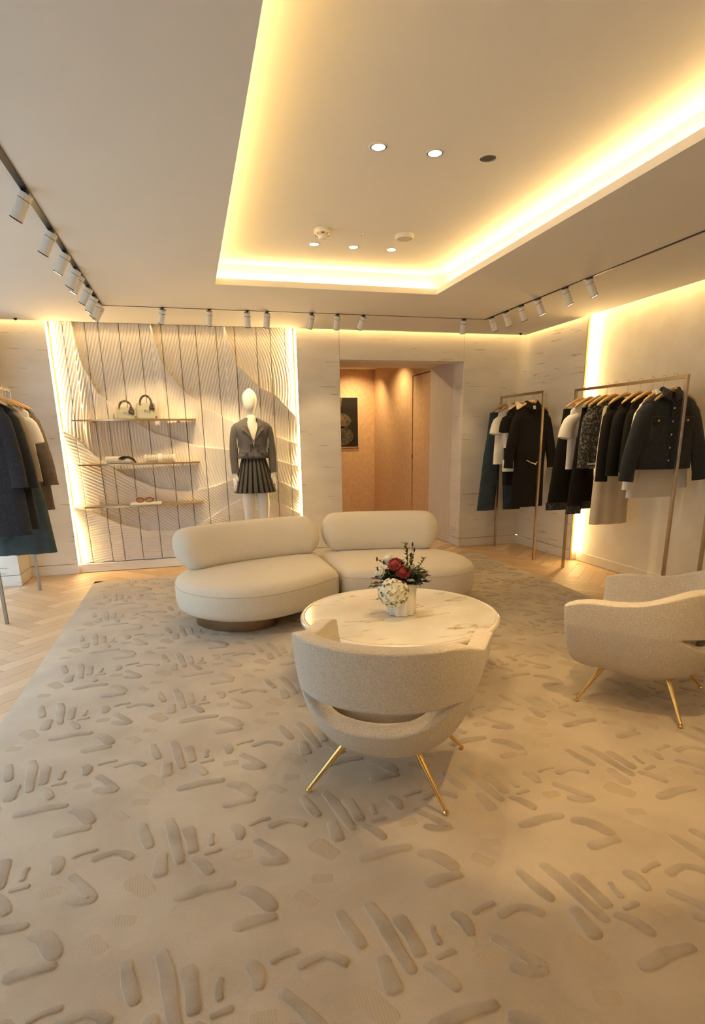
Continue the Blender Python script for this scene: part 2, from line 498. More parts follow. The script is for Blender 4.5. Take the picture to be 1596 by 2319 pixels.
# ---- left side: pilaster and shop window
wl = struct(MB().box(-2.05, -1.81, 6.586, YB + .25, .115, CZ).build('wall_left', M_WALL, bevel=.003))
bl = struct(MB().box(-2.05, -1.808, 6.583, YB + .2, 0, .11).build('baseboard_left', M_WALL, bevel=.002))
MB().box(XL - .3, XL, -2.6, .60, 0, CZ).build('wall_pier', M_WALL, wl)
MB().box(XL - .3, -2.05, 6.60, YB + .25, 0, CZ).build('wall_pier', M_WALL, wl)
MB().box(XL - .3, XL, .60, 6.6, 2.45, CZ).build('window_head', M_WALL, wl)
box_struct('wall_rear', M_WALL, XL - .3, XR + .3, YREAR - .2, YREAR, 0, CZ + .2)
WY = [.60, 1.80, 3.0, 4.2, 5.4, 6.6]
M_FRAME = mat('white_window_frame', (.78, .79, .80), .4, c2=(.80, .81, .82), scale=20)
for i in range(5):
    y0, y1 = WY[i], WY[i + 1]
    f = MB().box(XL - .12, XL - .02, y0, y0 + .06, .0, 2.45).box(XL - .12, XL - .02, y1 - .06, y1, .0, 2.45)
    f.box(XL - .12, XL - .02, y0 + .06, y1 - .06, .0, .10).box(XL - .12, XL - .02, y0 + .06, y1 - .06, 2.39, 2.45)
    w = struct(f.build('window_%d' % (i + 1), M_FRAME, bevel=.004))
    MB().box(XL - .075, XL - .065, y0 + .06, y1 - .06, .10, 2.39).build('pane', M_GLASS, w)
box_struct('pavement', mat('pale_pavement', (.42, .42, .42), .8, c2=(.5, .5, .5), scale=3), XL - 8, XL - .3, -8, 14, -.12, -.05)

box_struct('daylight_block_facade', mat('daylight_block_finish', (.40, .38, .35), .85, c2=(.46, .44, .40), scale=2), XL - 8.4, XL - 8, -10, 16, -.12, 8.0)  # unseen building, added to keep sky light off the far side of the rug

# ---- corridor behind the doorway
YC = 10.72
wj = struct(MB().box(DX1, DX1 + .1, YB + .25, 7.30, 0, 2.5).build('wall_corridor', M_WALL))
MB().box(DX1, DX1 + .1, 7.303, 8.05, 0, 2.5).build('door_lining', M_JAMB, wj)
MB().box(DX1 + .004, DX1 + .1, 8.05, 8.06, 0, 2.63).build('shadow_gap', M_BACK, wj)
MB().box(DX1, DX1 + .1, 8.757, YC, .085, 2.63).build('stucco_wall', M_PEACH, wj)
MB().box(DX1, DX1 + .1, 8.06, 8.757, 2.325, 2.63).build('stucco_wall', M_PEACH, wj)
MB().box(.6, DX1 + .1, YC, YC + .1, .085, 2.63).build('stucco_wall', M_PEACH, wj)
MB().box(.5, .6, YB + .25, YC + .1, 0, 2.63).build('stucco_wall', M_PEACH, wj)
MB().box(.6, DX1 + .08, YC - .006, YC + .05, 0, .08).build('skirting', M_PEACH, wj)
MB().box(DX1 - .006, DX1 + .05, 8.77, YC, 0, .08).build('skirting', M_PEACH, wj)
MB().box(.6, DX0, YB + .25, YB + .35, 0, 2.63).build('stucco_wall', M_PEACH, wj)
cc = struct(MB().box(.5, DX1 + .2, 8.05, YC + .1, 2.62, 2.66).build('ceiling_corridor', M_CEIL))
MB().box(DX0 - .3, DX1 + .1, YB + .25, 8.05, 2.352, 2.40).build('door_soffit', M_JAMB, cc)
MB().box(DX0 - .3, DX1 + .1, YB + .252, YB + .27, 2.336, 2.352).build('shadow_gap', M_BACK, cc)
MB().box(DX0 - .3, DX1 + .1, 8.03, 8.05, 2.40, 2.66).build('door_soffit', M_JAMB, cc)
door = struct(MB().box(DX1 + .012, DX1 + .06, 8.072, 8.745, .02, 2.312).build('door_1', M_PEACH, bevel=.003))
MB().box(DX1 - .004, DX1 + .03, 8.748, 8.758, 1.10, 1.17).build('latch', M_BRONZE, door)
MB().box(DX1 + .05, DX1 + .1, 8.06, 8.757, 0, 2.325).build('door_gap', M_BACK, door)
lamp = thing('recessed_downlight', 'small recessed downlight in corridor ceiling beyond the doorway', 'downlight', (2.93, 10.15, 2.62))
MB().lathe([(.045, -.004), (.045, .0), (.03, .0), (.03, -.004)], n=16).build('trim_ring', M_WHITEP, lamp)
MB().lathe([(.0, -.002), (.028, -.002), (.028, -.0)], n=16).build('lens', M_LAMP, lamp)
spot('corridor_beam', (2.93, 10.15, 2.60), (2.95, 10.75, .8), 75, 2.3, .9, lamp)
corridor_fill_side = thing('recessed_downlight', 'unseen downlight added to brighten the corridor side wall', 'downlight', (2.93, 9.1, 2.62))  # lamp added out of sight so the corridor stucco gets more light
MB().lathe([(.045, -.004), (.045, .0), (.03, .0), (.03, -.004)], n=16).build('trim_ring', M_WHITEP, corridor_fill_side)
MB().lathe([(.0, -.002), (.028, -.002), (.028, -.0)], n=16).build('lens', M_LAMP, corridor_fill_side)
spot('corridor_beam', (2.93, 9.1, 2.60), (3.4, 9.3, .6), 60, 2.3, .9, corridor_fill_side)

corridor_fill_lining = thing('recessed_downlight', 'added downlight brightening the door lining, out of sight behind the doorway head', 'downlight', (2.2, 8.6, 2.62))  # unseen lamp, added to lift the door lining
MB().lathe([(.045, -.004), (.045, .0), (.03, .0), (.03, -.004)], n=16).build('trim_ring', M_WHITEP, corridor_fill_lining)
MB().lathe([(.0, -.002), (.028, -.002), (.028, -.0)], n=16).build('lens', M_LAMP, corridor_fill_lining)
spot('corridor_beam', (2.2, 8.6, 2.60), (3.3, 7.7, 1.0), 34, 1.6, .8, corridor_fill_lining)

# ---- floor with herringbone planks
M_OAKB = mat('oak_floor_base', (.50, .35, .20), .5, c2=(.56, .40, .24), scale=5)
floor = struct(MB().box(XL - .3, XR + .3, YREAR - .2, YC + .1, -.06, -.004).build('floor', M_OAKB))
def clip(poly, x0, x1, y0, y1):
    for ax, lim, sg in ((0, x0, 1), (0, x1, -1), (1, y0, 1), (1, y1, -1)):
        out = []
        for i in range(len(poly)):
            a, b = poly[i], poly[(i + 1) % len(poly)]
            da, db = sg * (a[ax] - lim), sg * (b[ax] - lim)
            if da >= 0: out.append(a)
            if da * db < 0:
                t = da / (da - db)
                out.append((a[0] + t * (b[0] - a[0]), a[1] + t * (b[1] - a[1])))
        poly = out
        if len(poly) < 3: return []
    return poly
RUG = (-1.09, 3.41, -.6, 6.50)
ZONES = [(-2.04, -1.07, 2.4, 6.47), (-2.04, -1.81, 6.47, 6.58), (-1.80, 4.20, 6.47, 6.985), (3.38, 4.20, 2.6, 6.47), (1.79, 3.34, 6.985, 8.9)]
LP, WP = .60, .12
plank_cache = {}
def planks():
    c45 = math.cos(PI / 4)
    for zi, (x0, x1, y0, y1) in enumerate(ZONES):
        for i in range(-80, 80):
            for j in range(-40, 40):
                for k in (0, 1):
                    # herringbone lattice in rotated frame
                    if k == 0: u0, v0, u1, v1 = i * WP + j * LP * 2 * 0 + j * (2 * LP), i * WP, i * WP + j * 2 * LP + LP, i * WP + WP
                    else: u0, v0, u1, v1 = i * WP + j * 2 * LP + LP, i * WP - LP + WP, i * WP + j * 2 * LP + LP + WP, i * WP + WP
                    g = .0012
                    pts = [(u0 + g, v0 + g), (u1 - g, v0 + g), (u1 - g, v1 - g), (u0 + g, v1 - g)]
                    w = [(.4 + c45 * (a - b), 3 + c45 * (a + b)) for a, b in pts]
                    cx = sum(p[0] for p in w) / 4; cy = sum(p[1] for p in w) / 4
                    if cx < x0 - .4 or cx > x1 + .4 or cy < y0 - .4 or cy > y1 + .4: continue
                    c = clip(w, x0, x1, y0, y1)
                    if len(c) < 3: continue
                    area = abs(sum(c[a][0] * c[(a + 1) % len(c)][1] - c[(a + 1) % len(c)][0] * c[a][1] for a in range(len(c)))) / 2
                    if area < .0012: continue
                    ang = PI / 4 if k == 0 else -PI / 4
                    ca, sa = math.cos(-ang), math.sin(-ang)
                    loc = [(ca * (p[0] - cx) - sa * (p[1] - cy), sa * (p[0] - cx) + ca * (p[1] - cy)) for p in c]
                    mi = (i * 7 + j * 13 + k * 5 + i * i) % 3
                    full = area > LP * WP * .97
                    key = mi if full else None
                    me = plank_cache.get(key) if full else None
                    if me is None:
                        n = len(loc)
                        b = MB().add([(p[0], p[1], -.004) for p in loc] + [(p[0], p[1], 0) for p in loc],
                                     [tuple(range(n, 2 * n))] + [(a, (a + 1) % n, n + (a + 1) % n, n + a) for a in range(n)])
                        me = b.mesh('plank')
                        me.materials.append(M_OAKS[mi])
                        if full: plank_cache[key] = me
                    o = bpy.data.objects.new('plank', me)
                    o.parent = floor
                    o.location = (cx, cy, 0)
                    o.rotation_euler = (0, 0, ang)
                    col.objects.link(o)
planks()

# ================================================================== RUG
rug = thing('carved_rug', 'large cream rug carved with raised taupe brushstroke shapes', 'rug', (0, 0, 0))
RZ = .014
rx0, rx1, ry0, ry1 = RUG
nx, ny = 46, 70
MB().grid([[(rx0 + (rx1 - rx0) * a / nx, ry0 + (ry1 - ry0) * b / ny, RZ - (.010 if a in (0, nx) or b in (0, ny) else 0)) for a in range(nx + 1)] for b in range(ny + 1)]).build('pile', M_RUG, rug, smooth=True)
MB().box(rx0, rx1, ry0, ry1, 0.0, .004).build('backing', M_RUG, rug)
TP = .627
TILE = [
    ([(0.116, 0.608), (0.159, 0.55), (0.2, 0.479)], 0.039), ([(0.201, 0.475), (0.158, 0.481), (0.118, 0.506)], 0.042),
    ([(0.464, 0.408), (0.507, 0.412), (0.551, 0.422), (0.644, 0.42)], 0.046), ([(0.046, 0.375), (0.088, 0.351), (0.13, 0.275)], 0.058),
    ([(0.015, 0.236), (0.068, 0.242), (0.13, 0.242)], 0.047), ([(0.177, 0.049), (0.252, 0.063), (0.304, 0.021)], 0.036),
    ([(0.042, 0.092), (0.06, 0.059), (0.058, 0.016)], 0.045), ([(0.104, 0.081), (0.146, 0.096), (0.179, 0.099)], 0.023),
    ([(0.33, 0.198), (0.346, 0.123), (0.364, 0.063)], 0.042), ([(0.425, 0.204), (0.446, 0.127), (0.456, 0.041), (0.474, -0.053)], 0.045),
    ([(0.498, 0.127), (0.51, 0.061), (0.515, -0.007)], 0.050), ([(0.52, -.05), (0.547, -.082), (0.571, -.136)], 0.041),
    ([(0.409, .003), (0.407, -.046), (0.408, -.096)], 0.054), ([(0.56, -.035), (0.611, -.026)], 0.023), ([(0.588, 0.067), (0.581, 0.041), (0.583, 0.008)], 0.023)]
HATCH = [([(0.322, 0.532), (0.373, 0.458)], .080), ([(0.285, 0.364), (0.335, 0.35)], .05), ([(0.037, 0.551), (0.087, 0.55)], .05), ([(.22, .31), (.26, .26)], .05)]
def patch_mesh(mb, pts, w, c=(0, 0), hgt=.006, flat=False):
    pts = [np.array(p) for p in pts]
    t0 = pts[0] - pts[1]; t1 = pts[-1] - pts[-2]
    ext = w * .30
    pts[0] = pts[0] + t0 / np.linalg.norm(t0) * ext
    pts[-1] = pts[-1] + t1 / np.linalg.norm(t1) * ext
    fine = spline(pts, 40)
    acc = [0]
    for i in range(1, 40): acc.append(acc[-1] + np.linalg.norm(fine[i] - fine[i - 1]))
    L = acc[-1]; hw = min(w * .5, L * .45)
    ts = [0, hw * .10, hw * .36, hw * .85] + [hw + (L - 2 * hw) * k / 4 for k in (1, 2, 3)] + [L - hw * .85, L - hw * .36, L - hw * .10, L]
    n = len(ts)
    sp = [np.array((np.interp(t, acc, [p[0] for p in fine]), np.interp(t, acc, [p[1] for p in fine]))) for t in ts]
    rows = []
    for i in range(n):
        s = ts[i]
        e = min(s, L - s) / hw
        r = w * .5 * math.sqrt(max(0.0, 1 - (1 - min(e, 1)) ** 2)) * (1 + .13 * math.sin(6 * s / L + w * 400))
        r = max(r, w * .05)
        t = sp[min(i + 1, n - 1)] - sp[max(i - 1, 0)]; t /= np.linalg.norm(t)
        nr = np.array((-t[1], t[0]))
        k = (0, .55, .95)[min(i, n - 1 - i)] if min(i, n - 1 - i) < 3 else 1
        prof = [(-1, 0), (-.88, .7), (-.62, 1.0), (.62, 1.0), (.88, .7), (1, 0)]
        rows.append([(*(sp[i] + nr * r * a - c), RZ - .001 + (hgt * b * k if not flat else (.0015 if abs(a) < 1 else 0) * k)) for a, b in prof])
    o = len(mb.v)
    mb.v += [tuple(map(float, p)) for r in rows for p in r]
    for i in range(n - 1):
        for j in range(5):
            mb.f.append((o + i * 6 + j, o + i * 6 + j + 1, o + (i + 1) * 6 + j + 1, o + (i + 1) * 6 + j))
            mb.m.append(0 if (j in (1, 2, 3) and 0 < i < n - 2) else 1)
def screen(p):
    d = Vector(p) - CAM_LOC
    z = d.dot(_f)
    if z < .05: return None
    return (F_PX * d.dot(CR) / z + W_PX / 2, PP_Y - F_PX * d.dot(CU) / z, z)
tiles = []
for ti in range(-3, 7):
    for tj in range(-2, 12):
        for k, (pts, w) in enumerate(TILE):
            q = np.array(pts) + np.array((ti * TP, tj * TP))
            if q[:, 0].min() < rx0 + .04 or q[:, 0].max() > rx1 - .04 or q[:, 1].min() < ry0 + .04 or q[:, 1].max() > ry1 - .04: continue
            c = q.mean(0)
            s = screen((c[0], c[1], RZ))
            inview = s is not None and -30 < s[0] < W_PX + 30 and s[1] < H_PX + 40
            L = np.linalg.norm(q[-1] - q[0])
            tiles.append(((L * w) / (s[2] ** 3) if inview else 0, k, ti, tj))
tiles.sort(reverse=True)
protos = {}
rest = MB()
for rank, (size, k, ti, tj) in enumerate(tiles):
    pts, w = TILE[k]
    c = np.mean(np.array(pts), 0)
    if rank < 298 and size > 0:
        if k not in protos:
            b = MB(); patch_mesh(b, pts, w, c)
            protos[k] = b.mesh('raised_patch', True)
            protos[k].materials.append(M_PILE); protos[k].materials.append(M_RIM)
        o = bpy.data.objects.new('raised_patch', protos[k])
        o.parent = rug
        o.location = (ti * TP + c[0], tj * TP + c[1], 0)
        col.objects.link(o)
    else:
        patch_mesh(rest, np.array(pts) + np.array((ti * TP, tj * TP)), w)
ro = rest.build('raised_patches_beyond', [M_PILE, M_RIM], rug, smooth=True)
tag(ro, kind='stuff')
hb = MB()
for ti in range(-2, 6):
    for tj in range(-1, 10):
        for pts, w in HATCH:
            q = np.array(pts) + np.array((ti * TP, tj * TP))
            if q[:, 0].min() < rx0 + .06 or q[:, 0].max() > rx1 - .06 or q[:, 1].max() > ry1 - .06 or q[:, 1].min() < ry0 + .06: continue
            patch_mesh(hb, q, w, flat=True)
tag(hb.build('loop_pile_hatching', [M_HATCH, M_HATCH], rug, smooth=True), kind='stuff')

# ================================================================== SOFA
def offset_poly(P, d):
    n = len(P); out = []
    for i in range(n):
        t = P[(i + 1) % n] - P[i - 1]
        t = t / (np.linalg.norm(t) + 1e-9)
        out.append(P[i] + d * np.array((-t[1], t[0])))
    return out
def seat_mesh(outline, c0, n=72):
    P = closed_spline(outline, n)                  # counter-clockwise: offset>0 is inward
    A = sum(P[i][0] * P[(i + 1) % n][1] - P[(i + 1) % n][0] * P[i][1] for i in range(n))
    if A < 0: P = P[::-1]
    prof = [(.10, .13), (.035, .132), (.008, .155), (0, .20), (0, .29), (.004, .325), (.018, .352), (.05, .375), (.10, .388), (.16, .393)]
    cen = np.mean(P, 0)
    shrink = lambda d: [cen + (p - cen) * (1 - d / .62) for p in P]
    rings = [[(*(p - c0), z) for p in (offset_poly(P, d) if d < .02 else shrink(d))] for d, z in prof]
    last = shrink(.16)
    for k, z in ((.6, .397), (.3, .399), (.05, .40)):
        rings.append([(*(cen + (p - cen) * k - c0), z) for p in last])
    return MB().loft(rings), P
SC = np.array((1.1, 4.75))
FZ = .0195
sofa = thing('curved_sofa', 'cream curved two-seat sofa with rolled back bolsters on a bronze plinth', 'sofa', (*SC, FZ))
left_out = [(1.095, 4.50), (.97, 4.385), (.80, 4.245), (.62, 4.14), (.47, 4.085), (.31, 4.075), (.14, 4.12), (-.02, 4.235), (-.14, 4.40), (-.195, 4.60), (-.20, 4.80), (-.13, 5.00),
            (.10, 5.20), (.45, 5.35), (.80, 5.43), (1.04, 5.45), (1.10, 5.38), (1.105, 5.0), (1.105, 4.7)]
right_out = [(1.122, 4.55), (1.15, 4.42), (1.26, 4.36), (1.5, 4.285), (1.73, 4.23), (1.95, 4.21), (2.10, 4.245), (2.22, 4.34), (2.31, 4.50), (2.345, 4.72), (2.31, 4.95), (2.2, 5.15),
             (1.95, 5.33), (1.6, 5.42), (1.25, 5.46), (1.125, 5.42), (1.118, 5.1), (1.118, 4.75)]
def piping(parent, P, c0, d, z, r):
    pts = offset_poly(P, d)
    b = MB()
    pts = pts + [pts[0]]
    b.tube([(*(p - c0), z) for p in pts], r, 5)
    b.build('piping', M_PIPE, parent, smooth=True)
for out in (left_out, right_out):
    mb, P = seat_mesh(out, SC)
    so = mb.build('seat', M_SOFA, sofa, smooth=True)
    A = sum(P[i][0] * P[(i + 1) % len(P)][1] - P[(i + 1) % len(P)][0] * P[i][1] for i in range(len(P)))
    piping(so, P, SC, .004, .322, .0035)
def bolster(path, hh, ht, zc, c0, lean=.10, m=22):
    sp = dense(path)
    n = len(sp)
    L = [0]
    for i in range(1, n): L.append(L[-1] + np.linalg.norm(sp[i] - sp[i - 1]))
    rings = []
    R = .15
    for i in range(n):
        e = min(L[i], L[-1] - L[i]) / R
        k = math.sqrt(max(0, 1 - (1 - min(e, 1)) ** 2))
        k = max(k, .05)
        kk = .25 + .75 * k if e < 1 else 1
        kh = k ** .75 if e < 1 else 1
        t = sp[min(i + 1, n - 1)] - sp[max(i - 1, 0)]; t /= np.linalg.norm(t)
        nr = np.array((-t[1], t[0]))
        ring = []
        for j in range(m):
            a = 2 * PI * j / m
            ca, sa = math.cos(a), math.sin(a)
            x = math.copysign(abs(ca) ** .75, ca) * ht * (k ** .8 if e < 1 else 1)
            z = math.copysign(abs(sa) ** .80, sa) * hh * (.30 + .70 * kh if e < 1 else 1) * (1 if e >= 1 else min(1, kh + .05))
            q = sp[i] + nr * (x + lean * (z / hh) * .5)
            ring.append((*(q - c0), zc + z))
        rings.append(ring)
    return MB().loft(rings)
def dense(path):
    sp = spline(path, 60)
    L = [0]
    for i in range(1, 60): L.append(L[-1] + np.linalg.norm(sp[i] - sp[i - 1]))
    T = L[-1]
    ts = [T * v for v in (0, .006, .02, .04, .07, .11, .18, .28, .4, .5, .6, .72, .82, .89, .93, .96, .98, .994, 1)]
    out = []
    for t in ts:
        out.append(np.array((np.interp(t, L, [p[0] for p in sp]), np.interp(t, L, [p[1] for p in sp]))))
    return out
bolster([(-.165, 4.84), (0.0, 4.98), (.22, 5.11), (.5, 5.22), (.8, 5.29), (1.105, 5.32)], .175, .135, .548, SC).build('back_bolster', M_SOFA, sofa, smooth=True, sub=1)
bolster([(1.135, 5.31), (1.4, 5.31), (1.7, 5.26), (1.95, 5.19), (2.215, 5.06)], .180, .135, .556, SC).build('back_bolster', M_SOFA, sofa, smooth=True, sub=1)
pl = closed_spline([(-.06, 4.62), (.06, 4.40), (.28, 4.28), (.48, 4.32), (.58, 4.50), (.52, 4.85), (.25, 4.98), (.02, 4.88)], 48)
MB().loft([[(*(p - SC), z) for p in pl] for z in (0, .131)]).build('plinth', M_BRONZE, sofa, smooth=False)
pr_ = closed_spline([(1.62, 4.62), (1.75, 4.42), (2.0, 4.40), (2.14, 4.55), (2.12, 4.85), (1.9, 4.98), (1.68, 4.88)], 48)
MB().loft([[(*(p - SC), z) for p in pr_] for z in (0, .131)]).build('plinth', M_BRONZE, sofa)
MB().box(.55 - 1.1, 1.70 - 1.1, 4.72 - 4.75, 4.9 - 4.75, .05, .131).build('support_beam', M_BLACK, sofa)

# ================================================================== COFFEE TABLE
TC = (1.135, 3.155)
table = thing('coffee_table', 'round pale marble coffee table with a rounded lip under the flower vase', 'table', (*TC, FZ))
TH = .42 - FZ
MB().lathe([(.0, TH - .028), (.54, TH - .028), (.570, TH - .024), (.573, TH - .012), (.57, TH - .002), (.565, TH), (.0, TH)], n=96).build('marble_top', M_MARBLE, table, smooth=False, bevel=0)
MB().lathe([(.566, TH - .036), (.584, TH - .034), (.594, TH - .020), (.592, TH - .006), (.582, TH + .003), (.567, TH + .002), (.566, TH - .01), (.566, TH - .036)], n=96).build('rim', mat('cream_lacquer_rim', (.80, .74, .62), .15, c2=(.83, .77, .66), scale=6, coat=.5), table, smooth=True)
MB().lathe([(.0, 0), (.30, 0), (.30, .02), (.26, .05), (.20, .18), (.20, .28), (.30, TH - .028), (.0, TH - .028)], n=48).build('pedestal', M_MARBLE, table, smooth=True)

# ================================================================== ARMCHAIRS
def make_armchair(label, loc, rz):
    t = thing('armchair', label, 'armchair', (*loc, FZ), rz, 'oatmeal boucle armchairs')
    zc = [.135, .15, .18, .23, .29, .36, .46, .56, .64, .70]
    aw = [.09, .155, .215, .275, .318, .347, .376, .390, .397, .400]
    bd = [.08, .145, .212, .282, .332, .362, .374, .384, .390, .392]
    NU = 44
    ZB = .135
    def pos(u, v):
        # u 0..1 left arm front -> rear -> right arm front ; v 0..1 bottom -> rim
        s = abs(u - .5) * 2                                  # 0 at rear centre, 1 at arm front
        sm = min(1, max(0, (s - .35) / .45)); sm = sm * sm * (3 - 2 * sm)
        top = .700 - .100 * sm - .045 * max(0, (s - .86) / .14) ** 2
        z = ZB + (top - ZB) * v
        a = np.interp(z, zc, aw); b = np.interp(z, zc, bd)
        yf = np.interp(z, [.135, .16, .20, .30, .7], [.22, .295, .330, .340, .345])
        q = .70                                              # share of the girth that is the curved back
        if s < q:
            ph = s / q * PI / 2
            x = a * math.sin(ph) ** .92; y = -b * math.cos(ph) ** .92
        else:
            k = (s - q) / (1 - q)
            x = a * (1 + .05 * k); y = yf * k
        sg = 1 if u > .5 else -1
        return (sg * x, y, z)
    us = [i / NU for i in range(NU + 1)]
    def lips(u):
        s = abs(u - .5) * 2
        k = max(0, 1 - (s / .43) ** 2)
        lo = .452 - .100 * k ** .8; up = .454 - .006 * k
        return lo, up, k
    FL = [0, .2, .4, .6, .8, .95, 1]; FU = [0, .05, .16, .3, .45, .6, .75, .87, .94, 1]
    NLO, NUP = len(FL) - 1, len(FU) - 1
    V = []; idx = {}
    def vert(key, p):
        if key not in idx: idx[key] = len(V); V.append(p)
        return idx[key]
    F = []
    def zpos(u, z):
        s = abs(u - .5) * 2
        sm = min(1, max(0, (s - .35) / .45)); sm = sm * sm * (3 - 2 * sm)
        top = .700 - .100 * sm - .045 * max(0, (s - .86) / .14) ** 2
        return pos(u, (z - ZB) / (top - ZB))
    for i, u in enumerate(us):
        lo, up, k = lips(u)
        s = abs(u - .5) * 2
        for j in range(NLO + 1):
            z = ZB + (lo - ZB) * FL[j]
            if j == NLO and k <= 1e-6: vert(('S', i), zpos(u, lo))
            else: vert(('L', i, j), zpos(u, z))
        sm = min(1, max(0, (s - .35) / .45)); sm = sm * sm * (3 - 2 * sm)
        top = .700 - .100 * sm - .045 * max(0, (s - .86) / .14) ** 2
        for j in range(NUP + 1):
            z = up + (top - up) * FU[j]
            if j == 0 and k <= 1e-6: idx[('U', i, 0)] = idx[('S', i)]
            else: vert(('U', i, j), pos(u, (z - ZB) / (top - ZB)))
        if k <= 1e-6: idx[('L', i, NLO)] = idx[('S', i)]
    for i in range(NU):
        for j in range(NLO): F.append((idx[('L', i, j)], idx[('L', i + 1, j)], idx[('L', i + 1, j + 1)], idx[('L', i, j + 1)]))
        for j in range(NUP): F.append((idx[('U', i, j)], idx[('U', i + 1, j)], idx[('U', i + 1, j + 1)], idx[('U', i, j + 1)]))
    b = MB(); b.add(V, F)
    me = b.mesh('shell', True)
    o = link('shell', me, M_BOUCLE, t)
    d = o.modifiers.new('solidify', 'SOLIDIFY'); d.thickness = .074; d.offset = -1
    d = o.modifiers.new('subsurf', 'SUBSURF'); d.levels = 2; d.render_levels = 2
    # seat cushion
    def ring(a, bk, yf, z, n=40):
        out = []
        for k in range(n):
            th = 2 * PI * k / n
            c, s_ = math.cos(th), math.sin(th)
            x = a * math.copysign(abs(c) ** .8, c)
            y = (yf if s_ > 0 else bk) * math.copysign(abs(s_) ** .8, s_)
            out.append((x, y, z))
        return out
    MB().loft([ring(.15, .11, .18, .222), ring(.22, .175, .30, .235), ring(.250, .205, .335, .28), ring(.268, .222, .345, .34), ring(.272, .240, .345, .40), ring(.268, .248, .338, .445), ring(.235, .21, .30, .472), ring(.12, .10, .16, .48)]).build('seat_cushion', M_BOUCLE, t, smooth=True, sub=1)
    MB().loft([ring(.06, .06, .10, .130), ring(.13, .115, .22, .138), ring(.18, .165, .27, .17), ring(.205, .19, .29, .222)]).build('seat_base', M_BOUCLE, t, smooth=True, sub=1)
    for sx in (-1, 1):
        for sy, fy, ty in ((-1, -.245, -.14), (1, .265, .17)):
            lg = MB().tube([(sx * .150, ty, .19), (sx * .284, fy, .012)], [.0145, .0070], 12)
            lo_ = lg.build('leg', M_BRASS, t, smooth=True)
            MB().lathe([(.0, 0), (.0125, 0), (.0125, .006), (.008, .013), (.0, .013)], (sx * .286, fy - .0 * sy, 0), 14).build('foot', M_BRASS, lo_)
    return t
make_armchair('oatmeal boucle armchair in front of the marble table, its slotted back to the viewer', (.735, 2.165), math.radians(-32))
make_armchair('oatmeal boucle armchair cut off by the right edge, facing the marble table', (2.335, 2.470), math.radians(36))

# ================================================================== VASE AND FLOWERS
VZ = .4225
VC = (1.142, 3.13)
VR = -math.radians(19.5)
vase = thing('fluted_vase', 'white fluted ceramic vase holding flowers on the marble table', 'vase', (*VC, VZ), VR)
MB().lathe([(.0, 0), (.076, 0), (.080, .006), (.080, .10), (.082, .185), (.080, .192), (.072, .192), (.070, .18), (.066, .03), (.0, .03)], n=96, flute=.085, nf=10).build('fluted_body', M_VASE, vase, smooth=True)
M_PETW = mat('ivory_petal', (.84, .78, .62), .6, c2=(.88, .84, .72), scale=60, sheen=.2)
M_HYD = mat('hydrangea_petal', (.86, .80, .62), .6, c2=(.80, .78, .62), scale=30, sheen=.2)
M_RED = mat('crimson_petal', (.42, .006, .010), .5, c2=(.30, .004, .008), scale=40, sheen=.3)
M_LEAF = mat('dark_green_leaf', (.045, .085, .03), .45, c2=(.09, .14, .05), scale=18)
M_LEAF2 = mat('olive_leaf', (.14, .17, .06), .5, c2=(.20, .22, .09), scale=18)
M_LEAF3 = mat('burgundy_leaf', (.10, .02, .02), .5, c2=(.16, .05, .04), scale=18)
M_SILV = mat('silver_green_petal', (.42, .44, .40), .6, c2=(.55, .56, .50), scale=18)
M_BUD = mat('dark_burgundy_bud', (.06, .012, .012), .6, c2=(.09, .02, .02), scale=30)
M_STEM = mat('green_stem', (.09, .13, .04), .6, c2=(.12, .16, .06), scale=30)
def leaf(mb, base, d, L, w, up=(0, 0, 1), curl=.25):
    d = np.array(d, float); d /= np.linalg.norm(d)
    s_ = np.cross(d, np.array(up, float))
    if np.linalg.norm(s_) < .05: s_ = np.array((1., 0, 0))
    s_ /= np.linalg.norm(s_); n_ = np.cross(s_, d)
    base = np.array(base, float); rows = []
    for k in range(5):
        u = k / 4
        ww = w * math.sin(PI * min(.98, .06 + u * .94)) ** .8
        c = base + d * L * u - n_ * L * curl * u * u
        rows.append([c - s_ * ww + n_ * ww * .3, c, c + s_ * ww + n_ * ww * .3])
    return mb.grid(rows)
def bloom(name, label, c, r, m, n=16, layers=4, group=None):
    t = thing(name, label, 'flower', (*VC, VZ), VR, group)
    c = np.array(c, float)
    ax = np.array((c[0] * 1.6, c[1] - .10, .12)); ax /= np.linalg.norm(ax)      # bloom faces outward and to the front
    e1 = np.cross(ax, (0, 0, 1.)); e1 /= np.linalg.norm(e1); e2 = np.cross(e1, ax)
    for l in range(layers):
        k = 3 + l
        rl = r * (.22 + .78 * (l + .5) / layers)
        for i in range(k):
            a0 = 2 * PI * i / k + l * 1.1
            hw_ = 1.5 * PI / k * .75
            rows = []
            for q in range(6):
                v = q / 5
                rad = rl * (.35 + .75 * math.sin(v * PI * .5)) * (1 + .10 * v * v)
                h = r * (-.55 + (1.05 - .55 * l / layers) * v) - r * .16 * max(0, v - .75) * (l + 1)
                row = []
                for j in range(7):
                    a = a0 + hw_ * (j / 3 - 1) * math.sin(PI * min(.92, .25 + .5 * v))
                    ruf = 1 + .07 * v * math.sin(a * 9 + i * 2 + l)
                    row.append(c + (e1 * math.cos(a) + e2 * math.sin(a)) * rad * ruf + ax * (h + r * .05 * v * math.sin(a * 7 + l)))
                rows.append(row)
            MB().grid(rows).build('petal', m, t, smooth=True)
    MB().ell(c - ax * r * .12, (r * .62, r * .62, r * .62), 12, 8).build('heart', m, t, smooth=True)
    MB().tube([c - np.array((0, 0, .0)), c * np.array((.55, .55, .75)), (c[0] * .2, c[1] * .2, .06)], [.004, .003, .003], 6).build('stem', M_STEM, t)
    return t
